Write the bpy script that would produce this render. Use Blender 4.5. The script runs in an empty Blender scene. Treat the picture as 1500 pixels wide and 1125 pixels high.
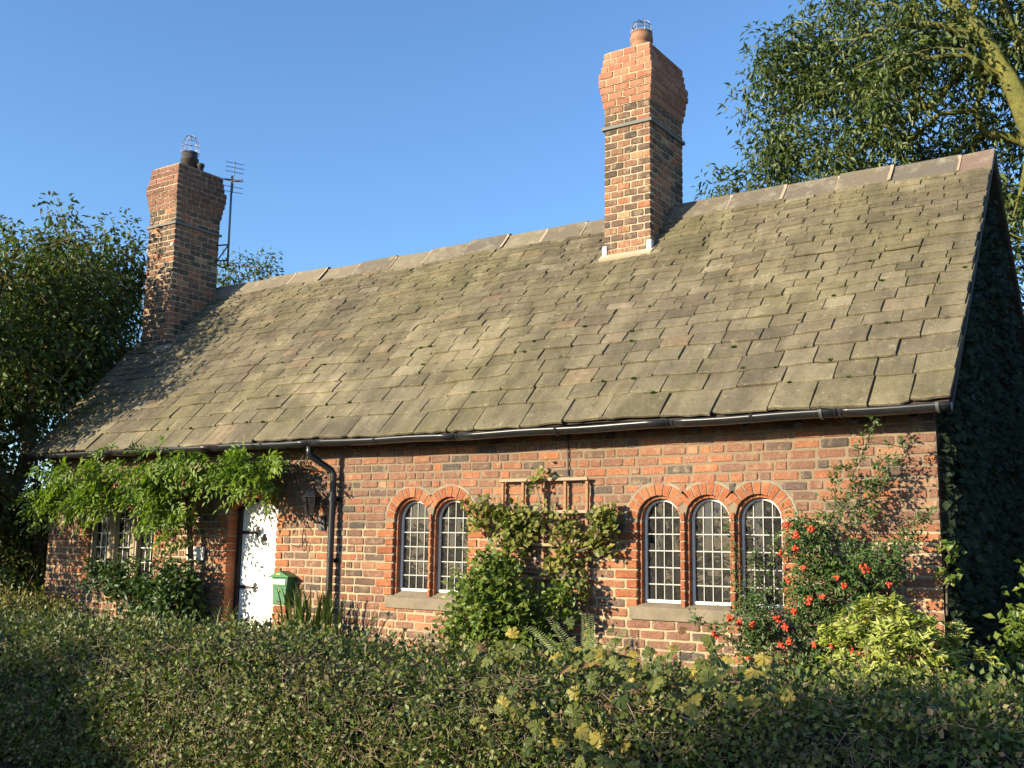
import bpy, math, random
import numpy as np
from mathutils import Matrix, Vector
random.seed(7); RNG = np.random.default_rng(11)
R = math.radians
sc = bpy.context.scene
# ------------------------------------------------------------------ camera
cam_d = bpy.data.cameras.new('camera'); cam = bpy.data.objects.new('camera', cam_d)
sc.collection.objects.link(cam); sc.camera = cam
CAM = Vector((1.7617, -8.2384, 1.65)); YAW, PITCH, ROLL, FPX = 0.59425, 0.15113, 0.01524, 1551.7
d = Vector((-math.sin(YAW) * math.cos(PITCH), math.cos(YAW) * math.cos(PITCH), math.sin(PITCH)))
r = Vector((math.cos(YAW), math.sin(YAW), 0)); u = r.cross(d)
r2 = r * math.cos(ROLL) + u * math.sin(ROLL); u2 = -r * math.sin(ROLL) + u * math.cos(ROLL)
M = Matrix((r2, u2, -d)).transposed().to_4x4(); M.translation = CAM
cam.matrix_world = M
cam_d.sensor_width = 36; cam_d.lens = FPX / 1500 * 36; cam_d.clip_start = 0.05; cam_d.clip_end = 2000
# ------------------------------------------------------------------ world, sun, exposure
SUN_EL, SUN_AZ = R(15.5), R(210)          # azimuth clockwise from +Y: the sun stands to the left behind the camera
w = bpy.data.worlds.new('World'); sc.world = w; w.use_nodes = True
nt = w.node_tree; bg = nt.nodes['Background']
sky = nt.nodes.new('ShaderNodeTexSky'); sky.sky_type = 'NISHITA'; sky.sun_disc = False
sky.sun_elevation = SUN_EL; sky.sun_rotation = SUN_AZ; sky.air_density = 1.0; sky.dust_density = 0.45; sky.ozone_density = 5.0
nt.links.new(sky.outputs[0], bg.inputs[0]); bg.inputs[1].default_value = 0.14
sd = bpy.data.lights.new('sun', 'SUN'); sd.energy = 5.0; sd.angle = R(0.53); sd.color = (1.0, 0.87, 0.64)
sun = bpy.data.objects.new('sun', sd); sc.collection.objects.link(sun)
sdir = Vector((math.sin(SUN_AZ) * math.cos(SUN_EL), math.cos(SUN_AZ) * math.cos(SUN_EL), math.sin(SUN_EL)))
sun.rotation_euler = sdir.to_track_quat('Z', 'Y').to_euler(); sun.location = sdir * 30
sc.view_settings.view_transform = 'Standard'; sc.view_settings.look = 'None'
sc.view_settings.exposure = 1.06; sc.view_settings.gamma = 1.0; sc.view_settings.use_curve_mapping = False
sc.render.resolution_x = 1024; sc.render.resolution_y = 768

# ------------------------------------------------------------------ object helpers
COL = sc.collection
WLOC = {}
def reg(o, parent):
    COL.objects.link(o)
    if parent is not None:
        o.parent = parent
        l = WLOC.get(parent.name)
        if l is not None: o.matrix_parent_inverse = Matrix.Translation(-l)
    return o
def tag(o, label, cat=None, group=None, kind=None):
    if label: o['label'] = label
    if cat: o['category'] = cat
    if group: o['group'] = group
    if kind: o['kind'] = kind
    return o
def thing(name, loc, label, cat, group=None):
    o = bpy.data.objects.new(name, None); o.location = loc; o.empty_display_size = 0.1
    COL.objects.link(o); WLOC[o.name] = Vector(loc)
    return tag(o, label, cat, group)
def np_mesh(name, V, F, smooth=False):
    me = bpy.data.meshes.new(name); V = np.asarray(V, np.float32); F = np.asarray(F, np.int32); k = F.shape[1]
    me.vertices.add(len(V)); me.vertices.foreach_set('co', V.ravel())
    me.loops.add(F.size); me.loops.foreach_set('vertex_index', F.ravel())
    me.polygons.add(len(F)); me.polygons.foreach_set('loop_start', np.arange(0, F.size, k, dtype=np.int32))
    if smooth: me.polygons.foreach_set('use_smooth', np.ones(len(F), bool))
    me.update(calc_edges=True); return me
def np_obj(name, V, F, mat, parent=None, smooth=False, kind=None):
    me = np_mesh(name, V, F, smooth); me.materials.append(mat)
    o = bpy.data.objects.new(name, me); reg(o, parent)
    if kind: o['kind'] = kind
    return o
def mesh_obj(name, me, parent, loc=(0, 0, 0), rot=(0, 0, 0), scale=(1, 1, 1)):
    o = bpy.data.objects.new(name, me); o.location = loc; o.rotation_euler = rot; o.scale = scale
    return reg(o, parent)
class MB:
    def __init__(s): s.v = []; s.f = []
    def add(s, V, F):
        n = len(s.v); s.v.extend([tuple(map(float, p)) for p in V]); s.f.extend([tuple(i + n for i in q) for q in F]); return s
    def box(s, x0, x1, y0, y1, z0, z1):
        return s.add([(x0,y0,z0),(x1,y0,z0),(x1,y1,z0),(x0,y1,z0),(x0,y0,z1),(x1,y0,z1),(x1,y1,z1),(x0,y1,z1)],
                     [(0,3,2,1),(4,5,6,7),(0,1,5,4),(1,2,6,5),(2,3,7,6),(3,0,4,7)])
    def extrude(s, poly, y0, y1):          # polygon in (x, z), counter-clockwise seen from -y
        n = len(poly); V = [(x, y0, z) for x, z in poly] + [(x, y1, z) for x, z in poly]
        F = [tuple(range(n)), tuple(range(2 * n - 1, n - 1, -1))] + [(i, i + n, (i + 1) % n + n, (i + 1) % n) for i in range(n)]
        return s.add(V, F)
    def tube(s, pts, rad, n=6, cap=True):
        pts = [Vector(p) for p in pts]; rad = rad if hasattr(rad, '__len__') else [rad] * len(pts); V = []; F = []
        for i, p in enumerate(pts):
            a = pts[max(i - 1, 0)]; b = pts[min(i + 1, len(pts) - 1)]; t = (b - a).normalized()
            x = t.orthogonal().normalized() if i == 0 else (x - t * x.dot(t)).normalized()
            y = t.cross(x)
            for k in range(n):
                q = 2 * math.pi * k / n; V.append(p + (x * math.cos(q) + y * math.sin(q)) * rad[i])
        for i in range(len(pts) - 1):
            for k in range(n): F.append((i*n+k, i*n+(k+1) % n, (i+1)*n+(k+1) % n, (i+1)*n+k))
        if cap: F.append(tuple(range(n - 1, -1, -1))); F.append(tuple((len(pts) - 1) * n + k for k in range(n)))
        return s.add(V, F)
    def lathe(s, prof, c, n=16):
        V = []; F = []
        for (rr, z) in prof:
            for k in range(n): a = 2 * math.pi * k / n; V.append((c[0] + rr * math.cos(a), c[1] + rr * math.sin(a), c[2] + z))
        for i in range(len(prof) - 1):
            for k in range(n): F.append((i*n+k, i*n+(k+1) % n, (i+1)*n+(k+1) % n, (i+1)*n+k))
        F.append(tuple(range(n - 1, -1, -1))); F.append(tuple((len(prof) - 1) * n + k for k in range(n)))
        return s.add(V, F)
    def build(s, name, mat, parent=None, smooth=False, bevel=0):
        me = bpy.data.meshes.new(name); me.from_pydata(s.v, [], s.f); me.materials.append(mat)
        if smooth:
            for p in me.polygons: p.use_smooth = True
        me.update(); o = bpy.data.objects.new(name, me); reg(o, parent)
        if bevel:
            m = o.modifiers.new('bevel', 'BEVEL'); m.width = bevel; m.segments = 2; m.limit_method = 'ANGLE'
        return o
def arcpts(c, rad, a0, a1, n): return [(c[0] + rad * math.cos(a0 + (a1 - a0) * i / n), c[1] + rad * math.sin(a0 + (a1 - a0) * i / n)) for i in range(n + 1)]

# ------------------------------------------------------------------ materials
def new_mat(name):
    m = bpy.data.materials.new(name); m.use_nodes = True; n = m.node_tree
    return m, n, n.nodes['Principled BSDF'], n.nodes['Material Output']
def N(n, t, **k):
    x = n.nodes.new(t)
    for a, b in k.items(): setattr(x, a, b)
    return x
def ramp(n, fac, stops, interp='LINEAR'):
    x = N(n, 'ShaderNodeValToRGB'); e = x.color_ramp.elements; x.color_ramp.interpolation = interp
    while len(e) < len(stops): e.new(0.5)
    for i, (p, c) in enumerate(stops): e[i].position = p; e[i].color = (*c, 1) if len(c) == 3 else c
    n.links.new(fac, x.inputs[0]); return x.outputs[0]
def math_n(n, op, a, b=None):
    x = N(n, 'ShaderNodeMath', operation=op)
    for i, v in enumerate((a, b)):
        if v is None: continue
        if isinstance(v, (int, float)): x.inputs[i].default_value = v
        else: n.links.new(v, x.inputs[i])
    return x.outputs[0]
def mix(n, fac, a, b, mode='MIX'):
    x = N(n, 'ShaderNodeMix', data_type='RGBA', blend_type=mode)
    for s, v in ((x.inputs[0], fac), (x.inputs[6], a), (x.inputs[7], b)):
        if isinstance(v, (int, float)): s.default_value = v
        elif isinstance(v, tuple): s.default_value = (*v, 1)
        else: n.links.new(v, s)
    return x.outputs[2]
def piece_random(n):        # one random number for each piece, whether its own object or an island of a joined mesh
    o = N(n, 'ShaderNodeObjectInfo'); g = N(n, 'ShaderNodeNewGeometry')
    return math_n(n, 'FRACT', math_n(n, 'ADD', math_n(n, 'MULTIPLY', o.outputs['Random'], 7.31), g.outputs['Random Per Island']))
def world_pos(n): return N(n, 'ShaderNodeNewGeometry').outputs['Position']
def noise(n, scale, detail=3, rough=0.6, vec=None, off=None):
    x = N(n, 'ShaderNodeTexNoise'); x.inputs['Scale'].default_value = scale; x.inputs['Detail'].default_value = detail; x.inputs['Roughness'].default_value = rough
    v = vec or world_pos(n)
    if off:
        a = N(n, 'ShaderNodeVectorMath', operation='ADD'); n.links.new(v, a.inputs[0]); a.inputs[1].default_value = off; v = a.outputs[0]
    n.links.new(v, x.inputs['Vector']); return x.outputs['Fac']
def bump(n, b, h, strength=0.4, dist=0.01):
    x = N(n, 'ShaderNodeBump'); x.inputs['Strength'].default_value = strength; x.inputs['Distance'].default_value = dist
    n.links.new(h, x.inputs['Height']); n.links.new(x.outputs[0], b.inputs['Normal'])
def brick_mat(name, stops, stain=0.35, stain_col=(.40, .30, .19)):
    m, n, b, o = new_mat(name)
    c = ramp(n, piece_random(n), stops)
    fine = noise(n, 55, 4, 0.7); mid = noise(n, 13, 3, 0.6)
    c = mix(n, 1.0, c, ramp(n, fine, [(.25, (.5, .5, .5)), (.75, (1.3, 1.25, 1.2))]), 'MULTIPLY')
    c = mix(n, ramp(n, mid, [(.52, (0, 0, 0)), (.74, (stain,) * 3)]), c, stain_col)              # smeared lime mortar
    c = mix(n, ramp(n, noise(n, 5, 3, .6, off=(3, 9, 1)), [(.58, (0, 0, 0)), (.82, (.42,) * 3)]), c, (.07, .05, .045))   # soot
    c = mix(n, 1.0, c, ramp(n, noise(n, .9, 4, .65, off=(2, 1, 8)), [(.3, (.72, .70, .70)), (.7, (1.2, 1.17, 1.12))]), 'MULTIPLY')      # broad weathering
    n.links.new(c, b.inputs['Base Color']); b.inputs['Roughness'].default_value = 0.9; b.inputs['Specular IOR Level'].default_value = .25
    bump(n, b, math_n(n, 'ADD', fine, mid), 0.7, 0.014); return m
M_BRICK = brick_mat('old_brick', [(0, (.10, .087, .075)), (.05, (.13, .10, .083)), (.14, (.18, .113, .084)), (.36, (.232, .126, .087)), (.62, (.275, .135, .086)), (.86, (.325, .145, .08)), (.95, (.40, .16, .078)), (1, (.34, .23, .145))], .6)
M_ORANGE = brick_mat('rubbed_orange_brick', [(0, (.29, .105, .052)), (.5, (.365, .132, .062)), (1, (.42, .17, .08))], .4)
M_CHIM = brick_mat('chimney_brick', [(0, (.085, .07, .058)), (.3, (.14, .095, .07)), (.55, (.20, .12, .08)), (.8, (.28, .15, .09)), (.93, (.38, .14, .075)), (1, (.42, .29, .17))], .65, (.44, .33, .20))
M_SOOTTOP = brick_mat('sooty_head_brick', [(0, (.16, .085, .062)), (.5, (.22, .11, .078)), (1, (.29, .145, .10))], .3)
M_CHIMTOP = brick_mat('chimney_head_brick', [(0, (.30, .125, .078)), (.5, (.38, .155, .095)), (1, (.45, .21, .13))], .35)
def mortar_mat(name, a, b2, scale=1.6, repoint=None):
    m, n, b, o = new_mat(name)
    c = mix(n, ramp(n, noise(n, scale, 4), [(.40, (0,) * 3), (.6, (1,) * 3)]), a, b2)
    if repoint:                    # later cement repointing of the upper wall
        s = N(n, 'ShaderNodeSeparateXYZ'); n.links.new(world_pos(n), s.inputs[0])
        h = math_n(n, 'ADD', math_n(n, 'MULTIPLY', s.outputs[2], .4), math_n(n, 'MULTIPLY', noise(n, 1.2, 3), .5))
        c = mix(n, ramp(n, h, [(.98, (0,) * 3), (1.10, (.9,) * 3)]), c, repoint)
    c = mix(n, 1.0, c, ramp(n, noise(n, 90, 3), [(.2, (.65,) * 3), (.8, (1.15,) * 3)]), 'MULTIPLY')
    n.links.new(c, b.inputs['Base Color']); b.inputs['Roughness'].default_value = .95; b.inputs['Specular IOR Level'].default_value = .2
    bump(n, b, noise(n, 120, 3), .5, .006); return m
M_MORTAR = mortar_mat('lime_mortar', (.47, .36, .225), (.33, .265, .175), 1.6, (.22, .165, .11))
M_MORTAR_C = mortar_mat('chimney_mortar', (.52, .41, .27), (.42, .34, .23))
M_CEMENT = mortar_mat('grey_cement', (.24, .20, .15), (.33, .27, .19), 4)
M_STONE = mortar_mat('sill_stone', (.20, .165, .115), (.26, .21, .145), 5)
M_STONEFRAME = mortar_mat('mullion_stone', (.46, .37, .25), (.38, .30, .20), 5)
def slate_mat():
    m, n, b, o = new_mat('stone_slate')
    c = ramp(n, piece_random(n), [(0, (.115, .096, .064)), (.2, (.136, .113, .073)), (.5, (.155, .13, .083)), (.75, (.175, .148, .095)), (.92, (.20, .17, .112)), (.96, (.20, .142, .088)), (1, (.26, .225, .155))])
    g = noise(n, .8, 3, .6)                                                              # algae in broad patches
    c = mix(n, ramp(n, g, [(.42, (.0,) * 3), (.66, (.42,) * 3)]), c, (.165, .15, .062))
    c = mix(n, ramp(n, noise(n, 1.1, 2, .5, off=(7, 2, 5)), [(.54, (0,) * 3), (.72, (.6,) * 3)]), c, (.31, .255, .16))   # paler run-off
    li = noise(n, 15, 5, .75, off=(1, 4, 2))
    c = mix(n, ramp(n, li, [(.58, (0,) * 3), (.66, (.55,) * 3)]), c, (.33, .295, .205))      # lichen
    c = mix(n, ramp(n, noise(n, 14, 4, .7, off=(5, 5, 1)), [(.55, (0,) * 3), (.75, (.7,) * 3)]), c, (.065, .055, .04))
    c = mix(n, 1.0, c, ramp(n, noise(n, 2.6, 4, .7, off=(4, 4, 9)), [(.3, (.72,) * 3), (.7, (1.22,) * 3)]), 'MULTIPLY')
    sp = N(n, 'ShaderNodeVectorMath', operation='MULTIPLY'); n.links.new(world_pos(n), sp.inputs[0]); sp.inputs[1].default_value = (4.5, .35, .35)
    c = mix(n, 1.0, c, ramp(n, noise(n, 1.0, 4, .65, vec=sp.outputs[0]), [(.3, (.76, .75, .73)), (.7, (1.24, 1.23, 1.2))]), 'MULTIPLY')     # rain streaks down the slope
    fine = noise(n, 70, 4, .7)
    c = mix(n, 1.0, c, ramp(n, fine, [(.25, (.62,) * 3), (.75, (1.22,) * 3)]), 'MULTIPLY')
    n.links.new(c, b.inputs['Base Color']); b.inputs['Roughness'].default_value = .88; b.inputs['Specular IOR Level'].default_value = .3
    bump(n, b, math_n(n, 'ADD', fine, math_n(n, 'MULTIPLY', li, 1.6)), .6, .014); return m
M_SLATE = slate_mat()
def ridge_mat():
    m, n, b, o = new_mat('ridge_stone')
    c = ramp(n, piece_random(n), [(0, (.12, .10, .075)), (.35, (.15, .12, .08)), (.6, (.19, .155, .10)), (.8, (.17, .115, .085)), (1, (.22, .19, .12))])
    c = mix(n, ramp(n, noise(n, 6, 4, .7), [(.5, (0,) * 3), (.72, (.6,) * 3)]), c, (.33, .30, .20))
    c = mix(n, 1.0, c, ramp(n, noise(n, 60, 3), [(.25, (.7,) * 3), (.75, (1.15,) * 3)]), 'MULTIPLY')
    n.links.new(c, b.inputs['Base Color']); b.inputs['Roughness'].default_value = .9; bump(n, b, noise(n, 40, 4), .5, .01); return m
M_RIDGE = ridge_mat()
def plain(name, col, rough=.6, metal=0, var=.12, scale=25, spec=.5, bmp=0):
    m, n, b, o = new_mat(name)
    c = mix(n, 1.0, col, ramp(n, noise(n, scale, 4), [(.25, (1 - var,) * 3), (.75, (1 + var,) * 3)]), 'MULTIPLY')
    n.links.new(c, b.inputs['Base Color']); b.inputs['Roughness'].default_value = rough; b.inputs['Metallic'].default_value = metal; b.inputs['Specular IOR Level'].default_value = spec
    if bmp: bump(n, b, noise(n, scale * 3, 3), bmp, .004)
    return m
M_BLACK = plain('black_gutter_plastic', (.018, .018, .019), .33, 0, .3, 9)
M_IRON = plain('black_iron', (.012, .012, .013), .5)
M_WHITE = plain('white_paint', (.78, .76, .70), .45, 0, .06, 12)
M_DOOR = plain('cream_white_door_paint', (.78, .75, .66), .4, 0, .05, 6)
M_LEADBAR = plain('grey_white_glazing_bar', (.36, .355, .32), .6, 0, .15, 30)
M_GREEN = plain('green_letterbox_paint', (.02, .15, .04), .38, 0, .12, 20)
M_BRASS = plain('brass', (.7, .45, .12), .3, 1)
M_LEADF = plain('white_lead_flashing', (.50, .50, .50), .5, 0, .15)
M_WOOD = plain('weathered_trellis_wood', (.27, .15, .075), .75, 0, .3, 40, .3, .4)
M_WOODTOP = plain('pale_trellis_rail', (.33, .235, .155), .7, 0, .2, 40, .3, .4)  # rails in a paler brown than the uprights
M_DARKWOOD = plain('dark_door_frame', (.02, .016, .012), .6)
M_RAFTER = plain('dark_roof_timber', (.05, .035, .025), .8)
M_TERRA = plain('terracotta', (.30, .14, .075), .75, 0, .25, 14)
M_SOOT = plain('sooty_clay', (.05, .038, .032), .8, 0, .3, 14)
M_WIRE = plain('galvanised_wire', (.16, .165, .17), .5, .6)
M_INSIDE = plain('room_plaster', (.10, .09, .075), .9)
M_BARK = plain('grey_brown_bark', (.11, .085, .055), .9, 0, .35, 18, .3, .6)
M_MOSSBARK = plain('algae_green_bark', (.20, .175, .05), .9, 0, .45, 7, .3, .6)
def bark_mat(name, a, b2, c2):
    m, n, b, o = new_mat(name)
    c = mix(n, ramp(n, noise(n, 4, 4, .7), [(.38, (0,) * 3), (.62, (1,) * 3)]), a, b2)
    c = mix(n, ramp(n, noise(n, 14, 5, .75, off=(3, 1, 2)), [(.52, (0,) * 3), (.66, (.85,) * 3)]), c, c2)
    n.links.new(c, b.inputs['Base Color']); b.inputs['Roughness'].default_value = .95; b.inputs['Specular IOR Level'].default_value = .2
    bump(n, b, noise(n, 24, 5, .75), 1.0, .05); return m
M_MOSSBARK = bark_mat('algae_green_bark', (.23, .215, .05), (.15, .15, .045), (.09, .08, .045))
M_TWIG = plain('hedge_twig', (.26, .19, .125), .85, 0, .3, 20)
M_BERRYSTEM = plain('shrub_stem', (.10, .075, .045), .85, 0, .3, 20)
def glass_mat():
    m, n, b, o = new_mat('old_window_glass')
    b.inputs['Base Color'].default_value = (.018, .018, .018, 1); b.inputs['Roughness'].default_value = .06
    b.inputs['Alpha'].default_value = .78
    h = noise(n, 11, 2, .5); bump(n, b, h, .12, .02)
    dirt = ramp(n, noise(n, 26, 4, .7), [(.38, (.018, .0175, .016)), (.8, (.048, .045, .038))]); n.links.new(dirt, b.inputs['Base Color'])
    return m
M_GLASS = glass_mat()
def leaf_mat(name, stops, trans=.3, rough=.45, patch=None, spec=.28):
    m, n, b, o = new_mat(name)
    c = ramp(n, piece_random(n), stops)
    if patch:
        sc_, col, lo, hi = patch
        c = mix(n, ramp(n, noise(n, sc_, 3), [(lo, (0,) * 3), (hi, (.8,) * 3)]), c, col)
    n.links.new(c, b.inputs['Base Color']); b.inputs['Roughness'].default_value = rough; b.inputs['Specular IOR Level'].default_value = spec
    t = N(n, 'ShaderNodeBsdfTranslucent'); n.links.new(mix(n, 1.0, c, (1.15, 1.25, .6), 'MULTIPLY'), t.inputs[0])
    x = N(n, 'ShaderNodeMixShader'); x.inputs[0].default_value = trans
    n.links.new(b.outputs[0], x.inputs[1]); n.links.new(t.outputs[0], x.inputs[2]); n.links.new(x.outputs[0], o.inputs[0]); return m
L_HEDGE = leaf_mat('hedge_leaf', [(0, (.032, .052, .014)), (.35, (.066, .098, .022)), (.65, (.125, .165, .034)), (.86, (.20, .205, .055)), (.95, (.20, .145, .07)), (1, (.26, .18, .10))], .22, .46, (1.3, (.16, .12, .065), .56, .72), .35)
L_RTREE = leaf_mat('right_tree_leaf', [(0, (.042, .068, .020)), (.5, (.075, .108, .030)), (.85, (.125, .155, .048)), (1, (.20, .22, .11))], .32, .35)
L_LTREE = leaf_mat('left_tree_leaf', [(0, (.045, .075, .014)), (.5, (.085, .12, .022)), (.85, (.095, .11, .028)), (.95, (.14, .13, .035)), (1, (.22, .08, .03))], .3, .45)
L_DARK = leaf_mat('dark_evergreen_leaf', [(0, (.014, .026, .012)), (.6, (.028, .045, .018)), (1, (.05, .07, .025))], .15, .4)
L_WIST = leaf_mat('wisteria_leaf', [(0, (.085, .145, .014)), (.5, (.135, .21, .024)), (1, (.20, .27, .045))], .38, .45)
L_WISTLOW = leaf_mat('wall_shrub_leaf', [(0, (.022, .05, .014)), (.6, (.04, .08, .02)), (1, (.08, .12, .03))], .25, .4)
L_CLIMB = leaf_mat('trellis_climber_leaf', [(0, (.07, .10, .018)), (.4, (.16, .18, .035)), (.75, (.25, .25, .06)), (.9, (.32, .29, .09)), (1, (.14, .07, .045))], .35, .45)
L_BUSH = leaf_mat('rose_bush_leaf', [(0, (.06, .10, .014)), (.5, (.11, .165, .024)), (1, (.19, .225, .045))], .3, .35)
L_PYR = leaf_mat('firethorn_leaf', [(0, (.035, .072, .018)), (.6, (.06, .11, .026)), (1, (.10, .145, .04))], .25, .38)
L_LIME = leaf_mat('lime_leaf', [(0, (.16, .22, .028)), (.4, (.27, .32, .05)), (.8, (.38, .40, .09)), (1, (.50, .48, .20))], .3, .4)
L_GRASS = leaf_mat('strap_leaf', [(0, (.045, .075, .016)), (.6, (.08, .12, .028)), (1, (.15, .165, .055))], .3, .4)
L_SYC = [leaf_mat('sycamore_green', [(0, (.11, .13, .03)), (1, (.17, .18, .045))], .3, .5), leaf_mat('sycamore_yellow', [(0, (.26, .22, .045)), (1, (.38, .29, .06))], .3, .5),
         leaf_mat('sycamore_brown', [(0, (.16, .085, .035)), (1, (.24, .13, .06))], .25, .6), leaf_mat('sycamore_dark', [(0, (.06, .085, .022)), (1, (.10, .12, .035))], .25, .45)]
L_GOLD = leaf_mat('golden_privet_leaf', [(0, (.07, .085, .02)), (.5, (.15, .14, .03)), (1, (.24, .19, .05))], .3, .45)
L_IVY = leaf_mat('ivy_leaf_shade_darkened', [(0, (.012, .020, .008)), (.7, (.020, .032, .012)), (1, (.035, .05, .018))], .05, .7)  # leaf colour darkened to stand in for deeper shade on the gable
L_MOSS = leaf_mat('moss', [(0, (.05, .10, .01)), (1, (.09, .15, .02))], .1, .8)
M_BERRY = plain('orange_berry', (.60, .06, .018), .3, 0, .3, 60)

# ------------------------------------------------------------------ foliage helpers
def unit(v): return v / np.maximum(np.linalg.norm(v, axis=-1, keepdims=True), 1e-9)
def leaf_geo(P, D, Nn, L, width=.5, fold=.12, droop=.1):
    D = unit(D); S = unit(np.cross(D, Nn)); Nn = np.cross(S, D); L = np.broadcast_to(L, (len(P),))[:, None]
    a = P; b = P + D * L * .45 + S * L * width * .5 + Nn * L * fold; c = P + D * L - Nn * L * droop; e = P + D * L * .45 - S * L * width * .5 + Nn * L * fold
    V = np.stack([a, b, c, e], 1).reshape(-1, 3); i = np.arange(len(P))[:, None] * 4
    return V, np.concatenate([i + [0, 3, 2], i + [0, 2, 1]], 1).reshape(-1, 3)
def rand_dir(n): return unit(RNG.normal(size=(n, 3)))
SUNB = np.array(sdir)
def leaves(name, P, D, Nn, L, mat, parent, kind='stuff', face=.7, **k):
    V, F = leaf_geo(P, D, unit(Nn) + SUNB * face, L, **k); return np_obj(name, V, F, mat, parent, kind=kind)      # leaves turn to the light
def segs_geo(A, B, ra, rb, n=5):
    A = np.asarray(A, float); B = np.asarray(B, float); t = unit(B - A)
    h = np.where(np.abs(t[:, 2:3]) < .9, [[0, 0, 1.]], [[1., 0, 0]]); x = unit(np.cross(t, h)); y = np.cross(t, x)
    q = 2 * np.pi * np.arange(n) / n; ring = x[:, None] * np.cos(q)[None, :, None] + y[:, None] * np.sin(q)[None, :, None]
    ra = np.broadcast_to(ra, (len(A),))[:, None, None]; rb = np.broadcast_to(rb, (len(A),))[:, None, None]
    V = np.concatenate([A[:, None] + ring * ra, B[:, None] + ring * rb], 1).reshape(-1, 3)
    k = np.arange(n); f = np.stack([k, (k + 1) % n, (k + 1) % n + n, k + n], 1)
    return V, (np.arange(len(A))[:, None, None] * 2 * n + f[None]).reshape(-1, 4)
def joined(name, parts, mat, parent, smooth=False, kind=None):
    V = []; F = []; o = 0
    for v, f in parts: V.append(v); F.append(f + o); o += len(v)
    return np_obj(name, np.concatenate(V), np.concatenate(F), mat, parent, smooth, kind)
def grow(roots, C, w=.35):
    """connect cluster points to a growing skeleton; returns segments with pipe-model radii"""
    nodes = [np.array(p, float) for p in roots]; par = [-1] + list(range(len(roots) - 1)); path = [0.]
    for i in range(1, len(roots)): path.append(path[-1] + np.linalg.norm(nodes[i] - nodes[i - 1]))
    top = nodes[-1]; order = np.argsort(np.linalg.norm(C - top, axis=1))
    arr = np.array(nodes); pl = np.array(path)
    lst = list(nodes); tips = []
    for i in order:
        c = C[i]; j = int(np.argmin(np.linalg.norm(arr - c, axis=1) + w * pl * .5 * 0 + np.where(np.arange(len(arr)) < max(1, len(roots) // 3), 3, 0)))
        p = lst[j]; k = max(1, int(np.linalg.norm(c - p) / .45)); prev = j
        for s in range(1, k + 1):
            q = p + (c - p) * s / k
            if s < k: q = q + RNG.normal(size=3) * .05
            lst.append(q); par.append(prev); prev = len(lst) - 1
        arr = np.array(lst); pl = np.zeros(len(lst)); tips.append(prev)
    cnt = np.zeros(len(lst)); 
    for t in tips:
        while t >= 0: cnt[t] += 1; t = par[t]
    return np.array(lst), par, cnt
def smooth_path(pts, rr, k=5):
    P = [Vector(p) for p in pts]; P = [P[0] * 2 - P[1]] + P + [P[-1] * 2 - P[-2]]; o = []; q = []
    for i in range(1, len(P) - 2):
        for s in range(k):
            t = s / k; o.append(.5 * (2 * P[i] + (P[i + 1] - P[i - 1]) * t + (2 * P[i - 1] - 5 * P[i] + 4 * P[i + 1] - P[i + 2]) * t * t + (3 * P[i] - P[i - 1] - 3 * P[i + 1] + P[i + 2]) * t ** 3) + Vector(RNG.normal(size=3) * .012)); q.append(rr[i - 1] * (1 - t) + rr[i] * t)
    return o + [P[-2]], q + [rr[-1]]
def in_lobes(lobes, n):
    w_ = np.array([l[1][0] * l[1][1] * l[1][2] for l in lobes]); k = RNG.choice(len(lobes), n, p=w_ / w_.sum()); out = []
    for i in k:
        c, rad = lobes[i]; p = rand_dir(1)[0] * (RNG.random() ** .4); out.append(np.array(c) + p * np.array(rad))
    return np.array(out)
def tree(name, label, roots, lobes, nclust, per, spread, L, lmat, bark=None, r0=.012, width=.42, hang=.5, limbs=(), extra=None, group=None, cat='tree', flat=1.0):
    t = thing(name, tuple(roots[0]), label, cat, group)
    C = in_lobes(lobes, nclust)
    if extra is not None: C = np.concatenate([C, np.array(extra, float)])
    nd, par, cnt = grow(roots, C)
    idx = [i for i in range(len(nd)) if par[i] >= 0]
    rad = r0 * np.sqrt(np.maximum(cnt, .6)) * 1.0
    parts = [segs_geo(nd[[par[i] for i in idx]], nd[idx], rad[[par[i] for i in idx]] * .95, rad[idx], 6)]
    tr = joined('trunk', parts, bark or M_BARK, t, True)
    for pts, rr in limbs: MB().tube(*smooth_path(pts, rr), 8).build('limb', M_MOSSBARK, t, True)
    n = len(C) * per; base = np.repeat(C, per, 0); off = RNG.normal(size=(n, 3)) * spread * np.array([1, 1, flat])
    off *= np.minimum(1, 1.7 * spread / np.maximum(np.linalg.norm(off, axis=1), 1e-6))[:, None]
    P = base + off; D = unit(off * .6 + rand_dir(n) * .8 * spread + np.array([0, 0, -hang * spread]))
    leaves('crown', P, D, rand_dir(n) + np.array([0, 0, 1.0]), L * RNG.uniform(.6, 1.25, n), lmat, t, width=width)
    return t

# ================================================================== SETTING
def sheet(name, x0, x1, y0, y1, z, mat, nx=2, ny=2, amp=0):
    xs = np.linspace(x0, x1, nx); ys = np.linspace(y0, y1, ny); X, Y = np.meshgrid(xs, ys)
    Z = np.full_like(X, z) + amp * RNG.normal(size=X.shape); V = np.stack([X, Y, Z], -1).reshape(-1, 3)
    i, j = np.meshgrid(np.arange(nx - 1), np.arange(ny - 1)); a = (j * nx + i).ravel()
    o = np_obj(name, V, np.stack([a, a + 1, a + nx + 1, a + nx], 1), mat); o['kind'] = 'structure'; return o
M_EARTH = plain('garden_earth', (.06, .045, .03), .95, 0, .4, 5, .2, .6)
M_GRASSG = plain('rough_grass_ground', (.05, .065, .022), .95, 0, .4, 2, .2, .5)
M_ASPH = plain('asphalt', (.05, .05, .052), .9, 0, .25, 60, .3, .5)
M_PAVE = plain('pavement_concrete', (.22, .20, .18), .9, 0, .2, 30, .3, .4)
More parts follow.
